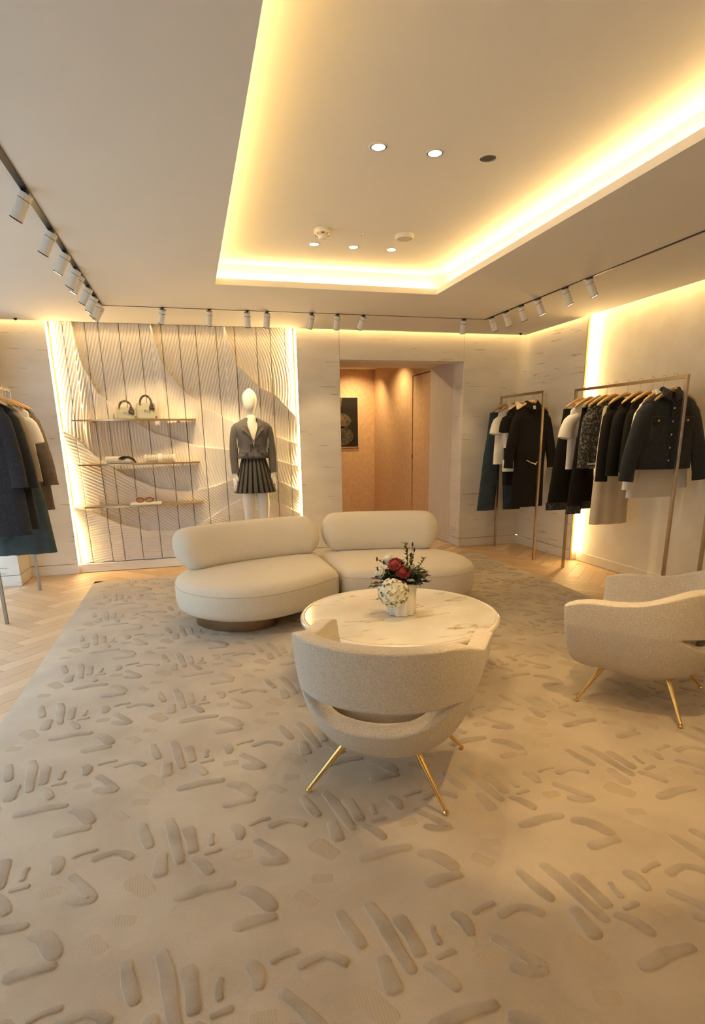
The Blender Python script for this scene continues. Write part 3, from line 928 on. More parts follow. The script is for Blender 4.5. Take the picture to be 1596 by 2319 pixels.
bloom('red_rose', 'red rose at the left of the pair in the white vase', (-.042, -.045, .312), .038, M_RED, group='red roses in the white vase')
bloom('red_rose', 'red rose at the lower right of the pair in the white vase', (.008, -.062, .272), .040, M_RED, group='red roses in the white vase')
bloom('white_rose', 'white rose at the far left of the bouquet', (-.130, -.04, .262), .044, M_PETW, group='white roses in the white vase')
bloom('white_rose', 'white rose at the top back of the bouquet', (-.083, .02, .330), .038, M_PETW, group='white roses in the white vase')
bloom('small_white_bloom', 'small cream bloom between the white and red roses', (-.093, -.06, .295), .015, M_PETW, layers=2)
def hydrangea():
    t = thing('hydrangea', 'creamy white hydrangea ball drooping over the front of the vase', 'flower', (*VC, VZ), VR)
    c = np.array((-.048, -.085, .150)); R = .082
    fl = MB()
    n = 120
    for i in range(n):
        y = 1 - 2 * (i + .5) / n
        a = i * 2.39996
        q = math.sqrt(1 - y * y)
        d = np.array((q * math.cos(a), q * math.sin(a), y))
        if d[1] > .75: continue
        p = c + d * R * (1 + .08 * math.sin(i * 3.7)) * np.array((1, .85, .92))
        ref = np.array((0, 0, 1.)) if abs(d[2]) < .9 else np.array((1., 0, 0))
        e1 = np.cross(d, ref); e1 /= np.linalg.norm(e1); e2 = np.cross(d, e1)
        b = MB()
        for k in range(4):
            th = k * PI / 2 + i
            dd = e1 * math.cos(th) + e2 * math.sin(th) + d * (.45 + .25 * math.sin(i * 1.7 + k))
            leaf(b, p, dd, .020, .0105, up=d, curl=.35)
        if i % 2 == 0 or True: b.build('floret', M_HYD, t, smooth=True)
    MB().ell(c, (R * .88, R * .75, R * .82)).build('flower_core', M_HYD, t, smooth=True)
    MB().tube([c, (c[0] * .6, c[1] * .35, .20), (0, 0, .17), (0, 0, .05)], .004, 6).build('stem', M_STEM, t)
hydrangea()
def sprig(name, label, root, tip, m, n=14, L=.026, w=.008, buds=False, bend=.02, group='leafy sprigs in the white vase'):
    t = thing(name, label, 'foliage', (*VC, VZ), VR, group)
    root = np.array(root, float); tip = np.array(tip, float)
    P = spline([root, (root + tip) / 2 + np.array((bend, 0, bend)), tip], 10)
    MB().tube(P, .0016, 5).build('stem', M_STEM, t)
    for i in range(n):
        u = .3 + .7 * (i + .5) / n
        p = P[min(9, int(u * 9.99))] + (P[min(9, int(u * 9.99) + 1)] - P[min(9, int(u * 9.99))]) * ((u * 9.99) % 1)
        a = i * 2.4
        tdir = (P[-1] - P[-2]); tdir /= np.linalg.norm(tdir)
        d = np.array((math.cos(a), math.sin(a), .3)) + tdir * .6
        b = MB()
        if buds: b.ell(p + np.array((0, 0, .002)) + d * .004, (.004, .004, .007), 6, 4)
        else: leaf(b, p, d, L * (.8 + .4 * random.random()), w, curl=.2)
        b.build('bud' if buds else 'leaf', m, t, smooth=True)
    if buds: MB().ell(P[-1], (.0055, .0055, .014), 8, 6).build('seed_head', M_BUD, t, smooth=True)
    return t
base = (0, 0, .15)
SPR = [
    ('olive sprig reaching highest above the bouquet', base, (.022, .02, .412), M_LEAF2, 20, .026, .009),
    ('olive sprig leaning right of the tallest sprig', base, (.060, .03, .345), M_LEAF2, 16, .026, .009),
    ('green sprig arching out at the far right', base, (.128, .0, .330), M_LEAF2, 18, .022, .007),
    ('dark green sprig low at the left of the hydrangea', base, (-.170, -.05, .175), M_LEAF, 22, .030, .009),
    ('dark green sprig hanging lowest at the left', base, (-.130, -.06, .105), M_LEAF, 14, .028, .008),
    ('dark green sprig under the white rose', base, (-.110, -.03, .215), M_LEAF, 24, .036, .013),
    ('dark green leaves between red roses and hydrangea', base, (-.035, -.06, .235), M_LEAF, 26, .038, .015),
    ('dark green leaves low on the right rim', base, (.075, -.06, .205), M_LEAF, 26, .036, .014),
    ('burgundy leaf sprig at the right side', base, (.118, -.01, .235), M_LEAF3, 24, .030, .011),
    ('burgundy leaf sprig low at the right side', base, (.100, -.03, .19), M_LEAF3, 18, .028, .011),
    ('silvery green sprig on the right of the bouquet', base, (.075, -.05, .262), M_SILV, 26, .022, .012),
    ('smaller silvery green sprig below the upper silvery one', base, (.055, -.075, .215), M_SILV, 22, .022, .012),
    ('dark green sprig behind the red roses', base, (-.01, .03, .30), M_LEAF, 26, .036, .014),
    ('olive sprig behind the left white rose', base, (-.125, .02, .315), M_LEAF2, 16, .022, .008)]
for lb, r_, tp, m_, n_, L_, w_ in SPR: sprig('leaf_sprig', lb + ' in white vase', r_, tp, m_, n_, L_, w_)
fb = thing('foliage_bunch', 'dense mixed green, silver and burgundy foliage filling the bouquet in the white vase', 'foliage', (*VC, VZ), VR)
for k in range(26):
    a_ = -PI * .05 + PI * 1.1 * ((k * 7) % 26) / 25
    rr_ = .10 + .045 * ((k * 5) % 7) / 6
    tip_ = np.array((rr_ * math.cos(a_) * 1.15, -.07 + .13 * ((k * 11) % 9) / 8, .20 + rr_ * .80 * math.sin(a_)))
    mi_ = [0, 0, 1, 0, 2, 3, 0][k % 7]
    if tip_[0] > .05 and k % 3 == 0: mi_ = [3, 2][k % 2]
    P = spline([np.array(base), (np.array(base) + tip_) / 2 + np.array((.01, 0, .02)), tip_], 8)
    st = MB().tube(P, .0016, 5).build('sprig', M_STEM, fb)
    for i in range(18):
        u = (.3 + .7 * (i + .5) / 18) * 6.99
        p = P[int(u)] + (P[int(u) + 1] - P[int(u)]) * (u % 1)
        d = np.array((math.cos(i * 2.4), math.sin(i * 2.4), .3)) + (P[-1] - P[-2]) / np.linalg.norm(P[-1] - P[-2]) * .6
        leaf(b_ := MB(), p, d, .030 * (.8 + .4 * random.random()), .011, curl=.2)
        b_.build('leaf', [M_LEAF, M_LEAF2, M_LEAF3, M_SILV][mi_], st, smooth=True)
for lb, tp in (('tall dark seed head left of the tallest pair', (.030, .0, .385)), ('tallest dark seed head at the upper right', (.062, .01, .415)), ('dark seed head just right of the tallest one', (.072, .0, .385)),
               ('short dark seed head above the silvery sprig', (.050, -.01, .355)), ('dark seed head at the upper left', (-.145, .0, .330)), ('dark seed head beside the left white rose', (-.140, -.06, .285)), ('dark seed head between left roses', (-.105, -.02, .315))):
    sprig('seed_stem', lb + ' of the bouquet', base, tp, M_BUD, 3, buds=True, group='dark seed heads in the white vase')

# ================================================================== CLOTHES RAILS
def rail(label, x, y0, y1, h, m, group='bronze clothes rails'):
    t = thing('clothes_rail', label, 'clothes rack', (x, (y0 + y1) / 2, 0), 0, group)
    L = (y1 - y0) / 2; w = .0125
    for y in (-L, L): MB().box(-w, w, y - w, y + w, 0, h).build('post', m, t, bevel=.002)
    MB().box(-w * .8, w * .8, -L + w, L - w, h - .028, h - .001).build('top_bar', m, t, bevel=.002)
    return t
RH = 1.905
rail('bronze clothes rail beside the doorway, nearest the back wall corner', 3.82, 5.94, 6.87, RH, M_RACK)
rail('long bronze clothes rail before the glowing wall edge, holding a denim jacket', 3.90, 4.045, 5.475, 1.885, M_RACK)
rail('bronze clothes rail at the right edge behind the armchair', 3.90, 2.35, 3.68, 1.885, M_RACK)
rail('pale bronze clothes rail at the left edge by the window', -1.574, 5.157, 6.30, 1.93, M_RACKL)

def hanger(label, x, y, zr, w=.42, rz=0.0, group=None, gold=False):
    t = thing('wooden_hanger', label, 'hanger', (x, y, zr), rz, group)
    zb = -.105
    rows = []
    n = 15
    for i in range(n):
        u = -1 + 2 * i / (n - 1)
        x_ = u * w / 2
        z_ = zb - .085 * abs(u) ** 1.35
        y_ = -.018 * (abs(u) ** 2)
        hh = .020 * (1 - .35 * abs(u)) ; tt = .008 + .010 * abs(u) ** 2
        if i in (0, n - 1): hh *= .5; tt *= .5
        rows.append([(x_, y_ + tt * math.cos(a), z_ + hh * math.sin(a)) for a in [2 * PI * k / 10 for k in range(10)]])
    MB().loft(rows).build('shoulder_bar', M_WOOD, t, smooth=True)
    pts = [(0, 0, zb + .015), (0, 0, -.035), (.012, 0, -.022), (.020, 0, -.004)]
    pts += [(.020 * math.cos(a), 0, .004 + .020 * math.sin(a) - .006) for a in np.linspace(.2, PI * .95, 8)]
    MB().tube(pts, .0021, 6, up=(0, 1, 0)).build('hook', M_STEEL, t, smooth=True)
    if gold: MB().ell((0, -.016, zb + .002), (.009, .004, .009), 10, 6).build('stud', M_BRASS, t, smooth=True)
    return t

def torso_rings(L, wn, ws, wc, wh, dep, slope=.07, n=30, nz=16, fold=.010, nf=5, ph=0.0, flare=0.0, wwaist=None, zwaist=.5):
    rings = []
    zs = [-L + L * (k / nz) for k in range(nz)] + [-slope * .99, -slope * .72, -slope * .45, -slope * .2, 0.0]
    zs = sorted(z for z in zs if z < -slope - .01) + [-slope * .99, -slope * .72, -slope * .45, -slope * .2, 0.0]
    for z in zs:
        if z < -slope:
            u = (-z - slope) / (L - slope)
            pts_u = [0, .22, zwaist, 1]; pts_w = [ws, wc, wwaist if wwaist else (wc + wh) / 2, wh]
            w = np.interp(u, pts_u, pts_w); d = dep * (.55 + .45 * min(1, u * 3.5))
        else:
            k = -z / slope
            w = wn + (ws - wn) * k ** .8; d = dep * (.28 + .27 * k); u = 0
        ring = []
        for j in range(n):
            a = 2 * PI * j / n
            c, s_ = math.cos(a), math.sin(a)
            x = w / 2 * math.copysign(abs(c) ** .85, c); y = d / 2 * math.copysign(abs(s_) ** .75, s_)
            y += fold * u * math.sin(nf * x / max(w, .05) * 2 * PI + ph) * (1 - abs(c) ** 6)
            ring.append((x, y, z))
        rings.append(ring)
    return rings
def sleeve_path(side, ws, slope, L, spread, fwd=0.0):
    x0 = side * (ws / 2 - .030)
    return [(x0 - side * .055, 0, -slope - .062), (x0 - side * .005, 0, -slope - .095), (x0 + side * spread * .45, -fwd * .3, -slope - L * .45), (x0 + side * spread * .85, -fwd * .7, -slope - L * .75), (x0 + side * spread, -fwd, -slope - L)]
def garment(name, label, cat, x, y, zr, body, m, L=.6, wn=.15, ws=.42, wc=.42, wh=.44, dep=.10, slope=.085, sleeve=None, ms=None, collar=None, rz=0.0, group=None, fold=.010, nf=5, ph=0.0, wwaist=None, zwaist=.5):
    t = thing(name, label, cat, (x, y, zr - .135), rz, group)
    MB().loft(torso_rings(L, wn, ws, wc, wh, dep, slope, fold=fold, nf=nf, ph=ph, wwaist=wwaist, zwaist=zwaist)).build(body, m, t, smooth=True)
    if sleeve:
        SL, r0, r1, spread = sleeve
        for sd in (-1, 1):
            P = sleeve_path(sd, ws, slope, SL, spread, .03)
            P = spline(P, 9)
            R = [r0 * .92] + [r0 + (r1 - r0) * k / 7 for k in range(8)]
            so = MB().tube(P, R, 14, sy=.58, up=(0, 1, 0)).build('sleeve', ms or m, t, smooth=True)
            if SL > .35: MB().tube([P[-1] - (P[-1] - P[-2]) * .5, P[-1] + (P[-1] - P[-2]) * .04], [r1 * 1.07, r1 * 1.08], 14, sy=.58, up=(0, 1, 0)).build('cuff', ms or m, so, smooth=False)
    if collar is not None:
        for sd in (-1, 1):
            b = MB().loft([[(sd * .015, -.035, .005), (sd * .075, .0, .045), (sd * .080, .0, .030), (sd * .02, -.045, -.012)],
                           [(sd * .015, -.060, -.075), (sd * .100, -.052, -.035), (sd * .104, -.046, -.045), (sd * .02, -.055, -.085)]])
            b.build('collar', collar, t, smooth=False, bevel=.004)
        MB().tube([(.072 * math.cos(a), .012 + .045 * math.sin(a), .028 - .012 * math.sin(a)) for a in np.linspace(PI, 0, 9)], .015, 8).build('collar_stand', collar, t, smooth=True)
    return t
def trousers(name, label, x, y, zr, m, L=.95, ww=.34, wl=.22, dep=.09, gap=.03, cuff=None, rz=0.0, group=None, cat='trousers', spread=.06):
    t = thing(name, label, cat, (x, y, zr - .20), rz, group)
    def ring(cx, w, d, z, n=16):
        return [(cx + w / 2 * math.cos(2 * PI * k / n), d / 2 * math.sin(2 * PI * k / n), z) for k in range(n)]
    crotch = L * .30
    MB().loft([ring(0, ww * 1.18, dep * 1.15, -crotch), ring(0, ww * 1.10, dep * 1.1, -crotch * .5), ring(0, ww, dep * .8, -.04)]).build('hip', m, t, smooth=True)
    MB().loft([ring(0, ww * 1.01, dep * .85, -.045), ring(0, ww * .99, dep * .8, 0)]).build('waistband', m, t)
    for sd in (-1, 1):
        cx0 = sd * ww * .28; cx1 = sd * (wl / 2 + gap / 2 + spread)
        o = MB().loft([ring(cx1, wl, dep * .8, -L), ring((cx0 + cx1 * 2) / 3, (wl * 1.5 + ww * .6) / 2.5, dep * .9, -L * .72), ring((cx0 * 2 + cx1) / 3, (wl + ww * .6) / 2, dep, -L * .45), ring(cx0, ww * .62, dep * 1.1, -crotch * .9)]).build('leg', m, t, smooth=True)
        if cuff is not None: MB().loft([ring(cx1, wl * 1.03, dep * .86, -L - .002), ring(cx1, wl * 1.03, dep * .88, -L + .075)]).build('turn_up', cuff, o)
    for sd in (-1, 1): MB().box(sd * ww * .36 - .012, sd * ww * .36 + .012, -.012, .012, -.02, .035).build('clip', M_STEEL, t)
    return t
def buttons(t, pts, m, r=.008, name='button'):
    for p in pts: MB().tube([(p[0], p[1] + .003, p[2]), (p[0], p[1] - .005, p[2])], r, 10).build(name, m, t)

M_DENIM = mat('dark_denim', (.013, .016, .020), .85, c2=(.022, .026, .032), scale=40, bump=.3, bscale=200, sheen=.05)
M_JEAN = mat('blue_denim', (.020, .036, .054), .85, c2=(.030, .052, .074), scale=14, bump=.25, bscale=200)
M_TEAL = mat('teal_wool', (.038, .056, .062), .9, c2=(.052, .072, .078), scale=14, bump=.2)
M_BLK = mat('black_wool', (.010, .009, .009), .9, c2=(.016, .014, .013), scale=60, bump=.2, spec=.15)
M_BLKN = mat('black_knit', (.013, .011, .010), .95, c2=(.022, .018, .015), scale=120, bump=.6, spec=.1)
M_WHT = mat('white_cotton', (.74, .70, .64), .85, c2=(.78, .74, .68), scale=10, bump=.15)
M_IVORY = mat('ivory_crepe', (.62, .53, .40), .85, c2=(.66, .57, .44), scale=6, bump=.1)
M_TWEED = tweed_mat('black_grey_tweed', (.014, .013, .012), (.17, .16, .14), 60)
M_CUFFT = tweed_mat('charcoal_jacquard', (.012, .012, .012), (.10, .10, .09), 70)
M_HOUND = mat('cream_brown_knit', (.50, .42, .31), .95, c2=(.20, .15, .10), scale=70, kind='wave', bump=.5)
M_BROWN = mat('taupe_wool_coat', (.115, .085, .068), .9, c2=(.15, .115, .092), scale=30, bump=.3)
M_NAVY = tweed_mat('navy_lurex_tweed', (.007, .008, .014), (.016, .016, .026), 90)
M_GREYS = mat('grey_flannel_suiting', (.085, .078, .075), .9, c2=(.125, .115, .11), scale=160, bump=.4, sheen=.05)
M_PLEATG = mat('grey_check_pleat', (.060, .056, .048), .9, c2=(.10, .094, .082), scale=90, bump=.3)
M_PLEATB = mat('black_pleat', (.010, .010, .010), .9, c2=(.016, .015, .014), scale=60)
M_LABEL = mat('white_woven_label', (.75, .73, .68), .8, c2=(.78, .76, .71), scale=20)
M_THREAD = mat('tan_topstitch', (.09, .05, .022), .8, c2=(.12, .07, .03), scale=30)

# ---- rail by the doorway
z1 = RH
G1 = 'clothes on the rail by the doorway'
HG1 = 'hangers on the rail by the doorway'
for k, (y, lb, w) in enumerate(((6.74, 'wooden hanger furthest back on the doorway rail, above the blue jeans', .40), (6.55, 'wooden hanger inside the white short-sleeved shirt', .38),
                                (6.37, 'wooden hanger inside the striped polo', .38), (6.155, 'wooden hanger inside the long black belted coat', .40))):
    hanger(lb, 3.82, y, z1, w, group=HG1)
trousers('wide_leg_jeans', 'dark blue wide-leg jeans at the back of the doorway rail', 3.78, 6.74, z1, M_JEAN, L=1.20, ww=.36, wl=.25, dep=.09, gap=.08, spread=.02, group=G1, cat='jeans')
g = garment('short_sleeve_shirt', 'white short-sleeved shirt on the doorway rail', 'shirt', 3.82, 6.55, z1, 'shirt_body', M_WHT, L=.68, ws=.42, wc=.46, wh=.50, dep=.09, sleeve=(.24, .066, .080, .07), collar=M_WHT, group=G1)
buttons(g, [(0, -.048, -.12 - .1 * k) for k in range(5)], M_LABEL, .006)
g = garment('striped_polo', 'black and white banded polo shirt on the doorway rail', 'shirt', 3.82, 6.37, z1, 'polo_body', M_BLK, L=.92, ws=.40, wc=.42, wh=.42, dep=.09, sleeve=(.22, .075, .075, .06), collar=M_WHT, group=G1)
def band_on(t, L, za, zb, m, name, grow=1.04, **kw):
    R = torso_rings(L, .15, kw['ws'], kw['wc'], kw['wh'], kw['dep'] * 1.12, .085, nz=40, fold=0)
    R = [r for r in R if za <= r[0][2] <= zb]
    MB().loft([[(p[0] * grow, p[1] * grow * 1.06, p[2]) for p in r] for r in R]).build(name, m, t, smooth=True)
for za, zb in ((-.50, -.28), (-.78, -.62)): band_on(g, .92, za, zb, M_WHT, 'white_band', ws=.40, wc=.42, wh=.42, dep=.09)
g = garment('belted_coat', 'long black belted coat facing front on the doorway rail', 'coat', 3.82, 6.155, z1, 'coat_body', M_BLK, L=1.16, ws=.43, wc=.42, wh=.41, dep=.12, sleeve=(.62, .075, .055, .10), collar=M_BLK, group=G1, wwaist=.38, zwaist=.55, fold=.012)
MB().box(-.022, .022, -.040, -.034, -.055, -.015).build('neck_label', M_LABEL, g)
MB().tube([(-.09, -.092, -.62), (-.03, -.098, -.65), (.02, -.100, -.66), (.08, -.092, -.625)], .005, 6).build('chain_belt', M_STEEL, g)
MB().ell((.02, -.102, -.665), (.016, .006, .010), 8, 6).build('belt_clasp', M_BRASS, g)

# ---- long rail
z2 = 1.885
G2 = 'clothes on the long right rail'
HG2 = 'hangers on the long right rail'
HN = [(5.37, 'wooden hanger at the far end of the long rail, above black trousers', .40), (5.23, 'wooden hanger inside the white tee on the long rail', .38), (5.10, 'wooden hanger above the black turn-up trousers, third on the long rail', .38),
      (5.00, 'wooden hanger inside the tweed jacket on the long rail', .40), (4.88, 'wooden hanger above the ivory skirt on the long rail', .40), (4.72, 'wooden hanger inside the black cardigan on the long rail', .40),
      (4.56, 'wooden hanger inside the short black knit top', .38), (4.42, 'wooden hanger above the scarf collar, third from the front post', .42), (4.29, 'wooden hanger inside the white long-sleeved shirt', .40), (4.165, 'wooden hanger inside the denim jacket', .40)]
for y, lb, w in HN: hanger(lb, 3.90, y, z2, w, group=HG2, gold=True)
trousers('wide_trousers', 'black wide trousers with jacquard turn-ups at the far end of the long rail', 3.86, 5.37, z2, M_BLKN, L=1.02, ww=.34, wl=.26, dep=.09, cuff=M_CUFFT, spread=.02, group=G2)
g = garment('white_tee', 'white short-sleeved tee on the long rail', 't-shirt', 3.90, 5.23, z2, 'tee_body', M_WHT, L=.66, ws=.44, wc=.46, wh=.46, dep=.08, sleeve=(.27, .060, .084, .09), group=G2)
trousers('turn_up_trousers', 'black straight trousers with jacquard turn-ups beside the white tee', 3.88, 5.10, z2, M_BLKN, L=1.03, ww=.34, wl=.17, dep=.08, cuff=M_CUFFT, gap=.06, spread=.06, group=G2)
g = garment('tweed_jacket', 'black and grey jacquard tweed jacket on the long rail', 'jacket', 3.90, 5.00, z2, 'jacket_body', M_TWEED, L=.62, ws=.40, wc=.42, wh=.44, dep=.10, sleeve=(.55, .075, .06, .05), group=G2)
MB().box(-.20, .20, -.062, -.056, -.605, -.59).build('hem_braid', M_WHT, g)
t_ = garment('long_skirt', 'ivory long straight skirt hanging to the lowest hem on the long rail', 'skirt', 3.95, 4.88, z2 - .06, 'skirt_body', M_IVORY, L=1.12, wn=.30, ws=.33, wc=.36, wh=.42, dep=.10, slope=.03, group=G2, fold=.012, nf=3)
g = garment('black_cardigan', 'black knitted cardigan with long sleeves on the long rail', 'cardigan', 3.90, 4.72, z2, 'cardigan_body', M_BLKN, L=.60, ws=.40, wc=.42, wh=.42, dep=.10, sleeve=(.66, .07, .058, .05), group=G2)
g = garment('black_knit_top', 'short black knit top between cardigan and white shirt', 'top', 3.90, 4.56, z2, 'top_body', M_BLK, L=.60, ws=.42, wc=.42, wh=.42, dep=.10, sleeve=(.60, .075, .06, .06), group=G2)
g = garment('patterned_scarf_top', 'black top with a grey patterned neck scarf on the long rail', 'top', 3.90, 4.42, z2, 'top_body', M_BLKN, L=.58, ws=.40, wc=.42, wh=.42, dep=.10, sleeve=(.56, .07, .058, .05), group=G2)
for sd in (-1, 1): MB().tube([(sd * .03, -.05, .01), (sd * .07, -.055, -.05), (sd * .10, -.06, -.12)], [.022, .028, .012], 8).build('scarf_tail', M_TWEED, g, smooth=True)
g = garment('white_shirt', 'white long-sleeved shirt just behind the denim jacket', 'shirt', 3.90, 4.29, z2, 'shirt_body', M_WHT, L=.86, ws=.44, wc=.48, wh=.52, dep=.10, sleeve=(.70, .08, .06, .08), collar=M_WHT, group=G2)
# denim jacket
g = garment('denim_jacket', 'cropped dark denim jacket facing front at the near end of the long rail', 'jacket', 3.865, 4.165, z2 + .01, 'jacket_body', M_DENIM, L=.62, ws=.48, wc=.54, wh=.50, dep=.12, rz=-.13, sleeve=(.63, .085, .062, .13), collar=M_DENIM, group=G2, fold=.006)
for sd in (-1, 1):
    MB().box(sd * .13 - .065, sd * .13 + .065, -.071, -.062, -.245, -.195).build('pocket_flap', M_DENIM, g, bevel=.004)
    MB().tube([(sd * .13 - .06, -.070, -.245), (sd * .13 - .05, -.068, -.37), (sd * .13, -.068, -.39), (sd * .13 + .05, -.068, -.37), (sd * .13 + .06, -.070, -.245)], .0016, 5).build('topstitch', M_THREAD, g)
    MB().tube([(sd * .13 - .065, -.0725, -.199), (sd * .13 + .065, -.0725, -.199)], .0014, 5).build('topstitch', M_THREAD, g)
buttons(g, [(-.13, -.0725, -.228), (.13, -.0725, -.228)], M_BRASS, .009)
buttons(g, [(.0, -.068, -.13 - .105 * k) for k in range(5)], M_STEEL, .008)
MB().box(-.012, .012, -.066, -.058, -.60, -.05).build('placket', M_DENIM, g, bevel=.003)
MB().loft([[(x * .252, y * .066, z) for x, y in [(math.cos(a), math.sin(a)) for a in np.linspace(0, 2 * PI, 25)[:-1]]] for z in (-.622, -.575)]).build('waistband', M_DENIM, g)

# ---- left rail
z3 = 1.93
G3 = 'clothes on the left rail'
HG3 = 'hangers on the left rail'
LG = [(5.42, 'wooden hanger inside the nearest navy tweed coat on the left rail'), (5.60, 'wooden hanger inside the dark tweed jacket on the left rail'), (5.78, 'wooden hanger inside the cream knit jacket on the left rail'),
      (5.93, 'wooden hanger inside the white blouse on the left rail'), (6.10, 'wooden hanger above the teal skirt on the left rail'), (6.20, 'wooden hanger inside the taupe coat, last on the left rail')]
for y, lb in LG: hanger(lb, -1.574, y, z3, .40, group=HG3)
g = garment('navy_tweed_coat', 'navy tweed coat with faint sparkle, nearest on the left rail', 'coat', -1.62, 5.42, z3, 'coat_body', M_NAVY, L=1.10, ws=.42, wc=.46, wh=.56, dep=.13, sleeve=(.62, .08, .065, .06), group=G3, fold=.014)
g = garment('dark_tweed_jacket', 'dark tweed jacket with long sleeves behind the navy coat', 'jacket', -1.61, 5.60, z3, 'jacket_body', M_NAVY, L=1.08, ws=.44, wc=.48, wh=.58, dep=.12, sleeve=(.64, .08, .065, .08), group=G3)
g = garment('cream_knit_jacket', 'cream and brown knitted jacket on the left rail', 'jacket', -1.60, 5.78, z3, 'jacket_body', M_HOUND, L=.60, ws=.42, wc=.46, wh=.48, dep=.11, sleeve=(.60, .08, .062, .08), group=G3)
g = garment('white_blouse', 'white short-sleeved blouse on the left rail', 'blouse', -1.57, 5.93, z3, 'blouse_body', M_WHT, L=.58, ws=.44, wc=.46, wh=.48, dep=.10, sleeve=(.27, .058, .072, .06), group=G3)
g = garment('teal_skirt', 'long teal wool skirt on the left rail', 'skirt', -1.60, 6.10, z3 - .42, 'skirt_body', M_TEAL, L=.96, wn=.28, ws=.34, wc=.42, wh=.56, dep=.12, slope=.03, group=G3, fold=.016, nf=4)
for sd in (-1, 1): MB().tube([(sd * .12, 0, -.01), (sd * .10, 0, .30)], .003, 6).build('hanging_loop', M_TEAL, g)
g = garment('taupe_coat', 'taupe wool coat with long sleeves furthest along the left rail', 'coat', -1.585, 6.20, z3, 'coat_body', M_BROWN, L=.98, ws=.44, wc=.48, wh=.56, dep=.12, sleeve=(.66, .08, .065, .09), group=G3)
trousers('teal_trousers', 'teal wool trousers at the far left edge of the left rail', -1.86, 5.98, z3, M_TEAL, L=1.15, ww=.32, wl=.16, dep=.08, spread=.0, group=G3)

# ================================================================== MANNEQUIN
mq = thing('mannequin', 'faceless white mannequin in grey blazer and pleated skirt by the carved panel', 'mannequin', (.675, 6.64, 0))
MB().lathe([(0, 0), (.128, 0), (.128, .012), (0, .012)], n=40).build('base_plate', M_STEEL, mq)
def body_mesh():
    import bmesh
    J = {}
    pts = []; edges = []; rad = []
    def add(n, p, r):
        J[n] = len(pts); pts.append(p); rad.append(r)
    def con(*ns):
        for a, b in zip(ns, ns[1:]): edges.append((J[a], J[b]))
    add('pelvis', (0, 0, 1.02), (.135, .095)); add('waist', (0, 0, 1.20), (.105, .075)); add('chest', (0, 0, 1.42), (.125, .085)); add('upper', (0, .005, 1.55), (.10, .065))
    add('neck0', (0, .005, 1.63), (.052, .052)); add('neck1', (-.008, -.005, 1.72), (.048, .05))
    con('pelvis', 'waist', 'chest', 'upper', 'neck0', 'neck1')
    for s, n in ((-1, 'l'), (1, 'r')):
        add('sh' + n, (s * .155, .005, 1.565), (.055, .055)); add('el' + n, (s * .205, .02, 1.30), (.040, .040)); add('wr' + n, (s * (.215 if s < 0 else .20), -.02, 1.06), (.026, .022))
        add('ha' + n, (s * (.212 if s < 0 else .20), -.035, .985), (.034, .016)); 
        con('upper', 'sh' + n, 'el' + n, 'wr' + n, 'ha' + n)
        for k, (dx, dz, r) in enumerate(((-.022, -.075, .0085), (-.007, -.088, .009), (.008, -.084, .009), (.021, -.068, .008))):
            add('f%s%d' % (n, k), (s * .21 + dx, -.045, .965 + dz * .55), (r, r)); add('g%s%d' % (n, k), (s * .21 + dx * 1.05, -.040, .960 + dz), (r * .8, r * .8))
            con('ha' + n, 'f%s%d' % (n, k), 'g%s%d' % (n, k))
        add('t1' + n, (s * .205 - s * .03, -.055, .985), (.010, .010)); add('t2' + n, (s * .205 - s * .036, -.065, .945), (.008, .008)); con('wr' + n, 't1' + n, 't2' + n)
        add('hip' + n, (s * .075, 0, .93), (.085, .085)); add('th' + n, (s * .080, -.005, .72), (.072, .074)); add('kn' + n, (s * .082, -.01, .50), (.050, .052))
        add('ca' + n, (s * .084, .01, .36), (.050, .054)); add('an' + n, (s * .085, .015, .115), (.030, .033)); add('he' + n, (s * .086, .0, .06), (.032, .036)); add('to' + n, (s * .095, -.12, .035), (.032, .018))
        con('pelvis', 'hip' + n, 'th' + n, 'kn' + n, 'ca' + n, 'an' + n, 'he' + n, 'to' + n)
    me = bpy.data.meshes.new('body')
    me.from_pydata(pts, edges, [])
    o = bpy.data.objects.new('body', me)
    col.objects.link(o)
    me.materials.append(M_MANN)
    o.parent = mq
    md = o.modifiers.new('skin', 'SKIN'); md.use_smooth_shade = True; md.branch_smoothing = .3
    if not me.skin_vertices:
        bm = bmesh.new(); bm.from_mesh(me); bm.verts.layers.skin.verify(); bm.to_mesh(me); bm.free()
    for i, r in enumerate(rad): me.skin_vertices[0].data[i].radius = r
    for d in me.skin_vertices[0].data: d.use_root = False
    me.skin_vertices[0].data[0].use_root = True
    s = o.modifiers.new('subsurf', 'SUBSURF'); s.levels = 2; s.render_levels = 2
    return o
body_mesh()
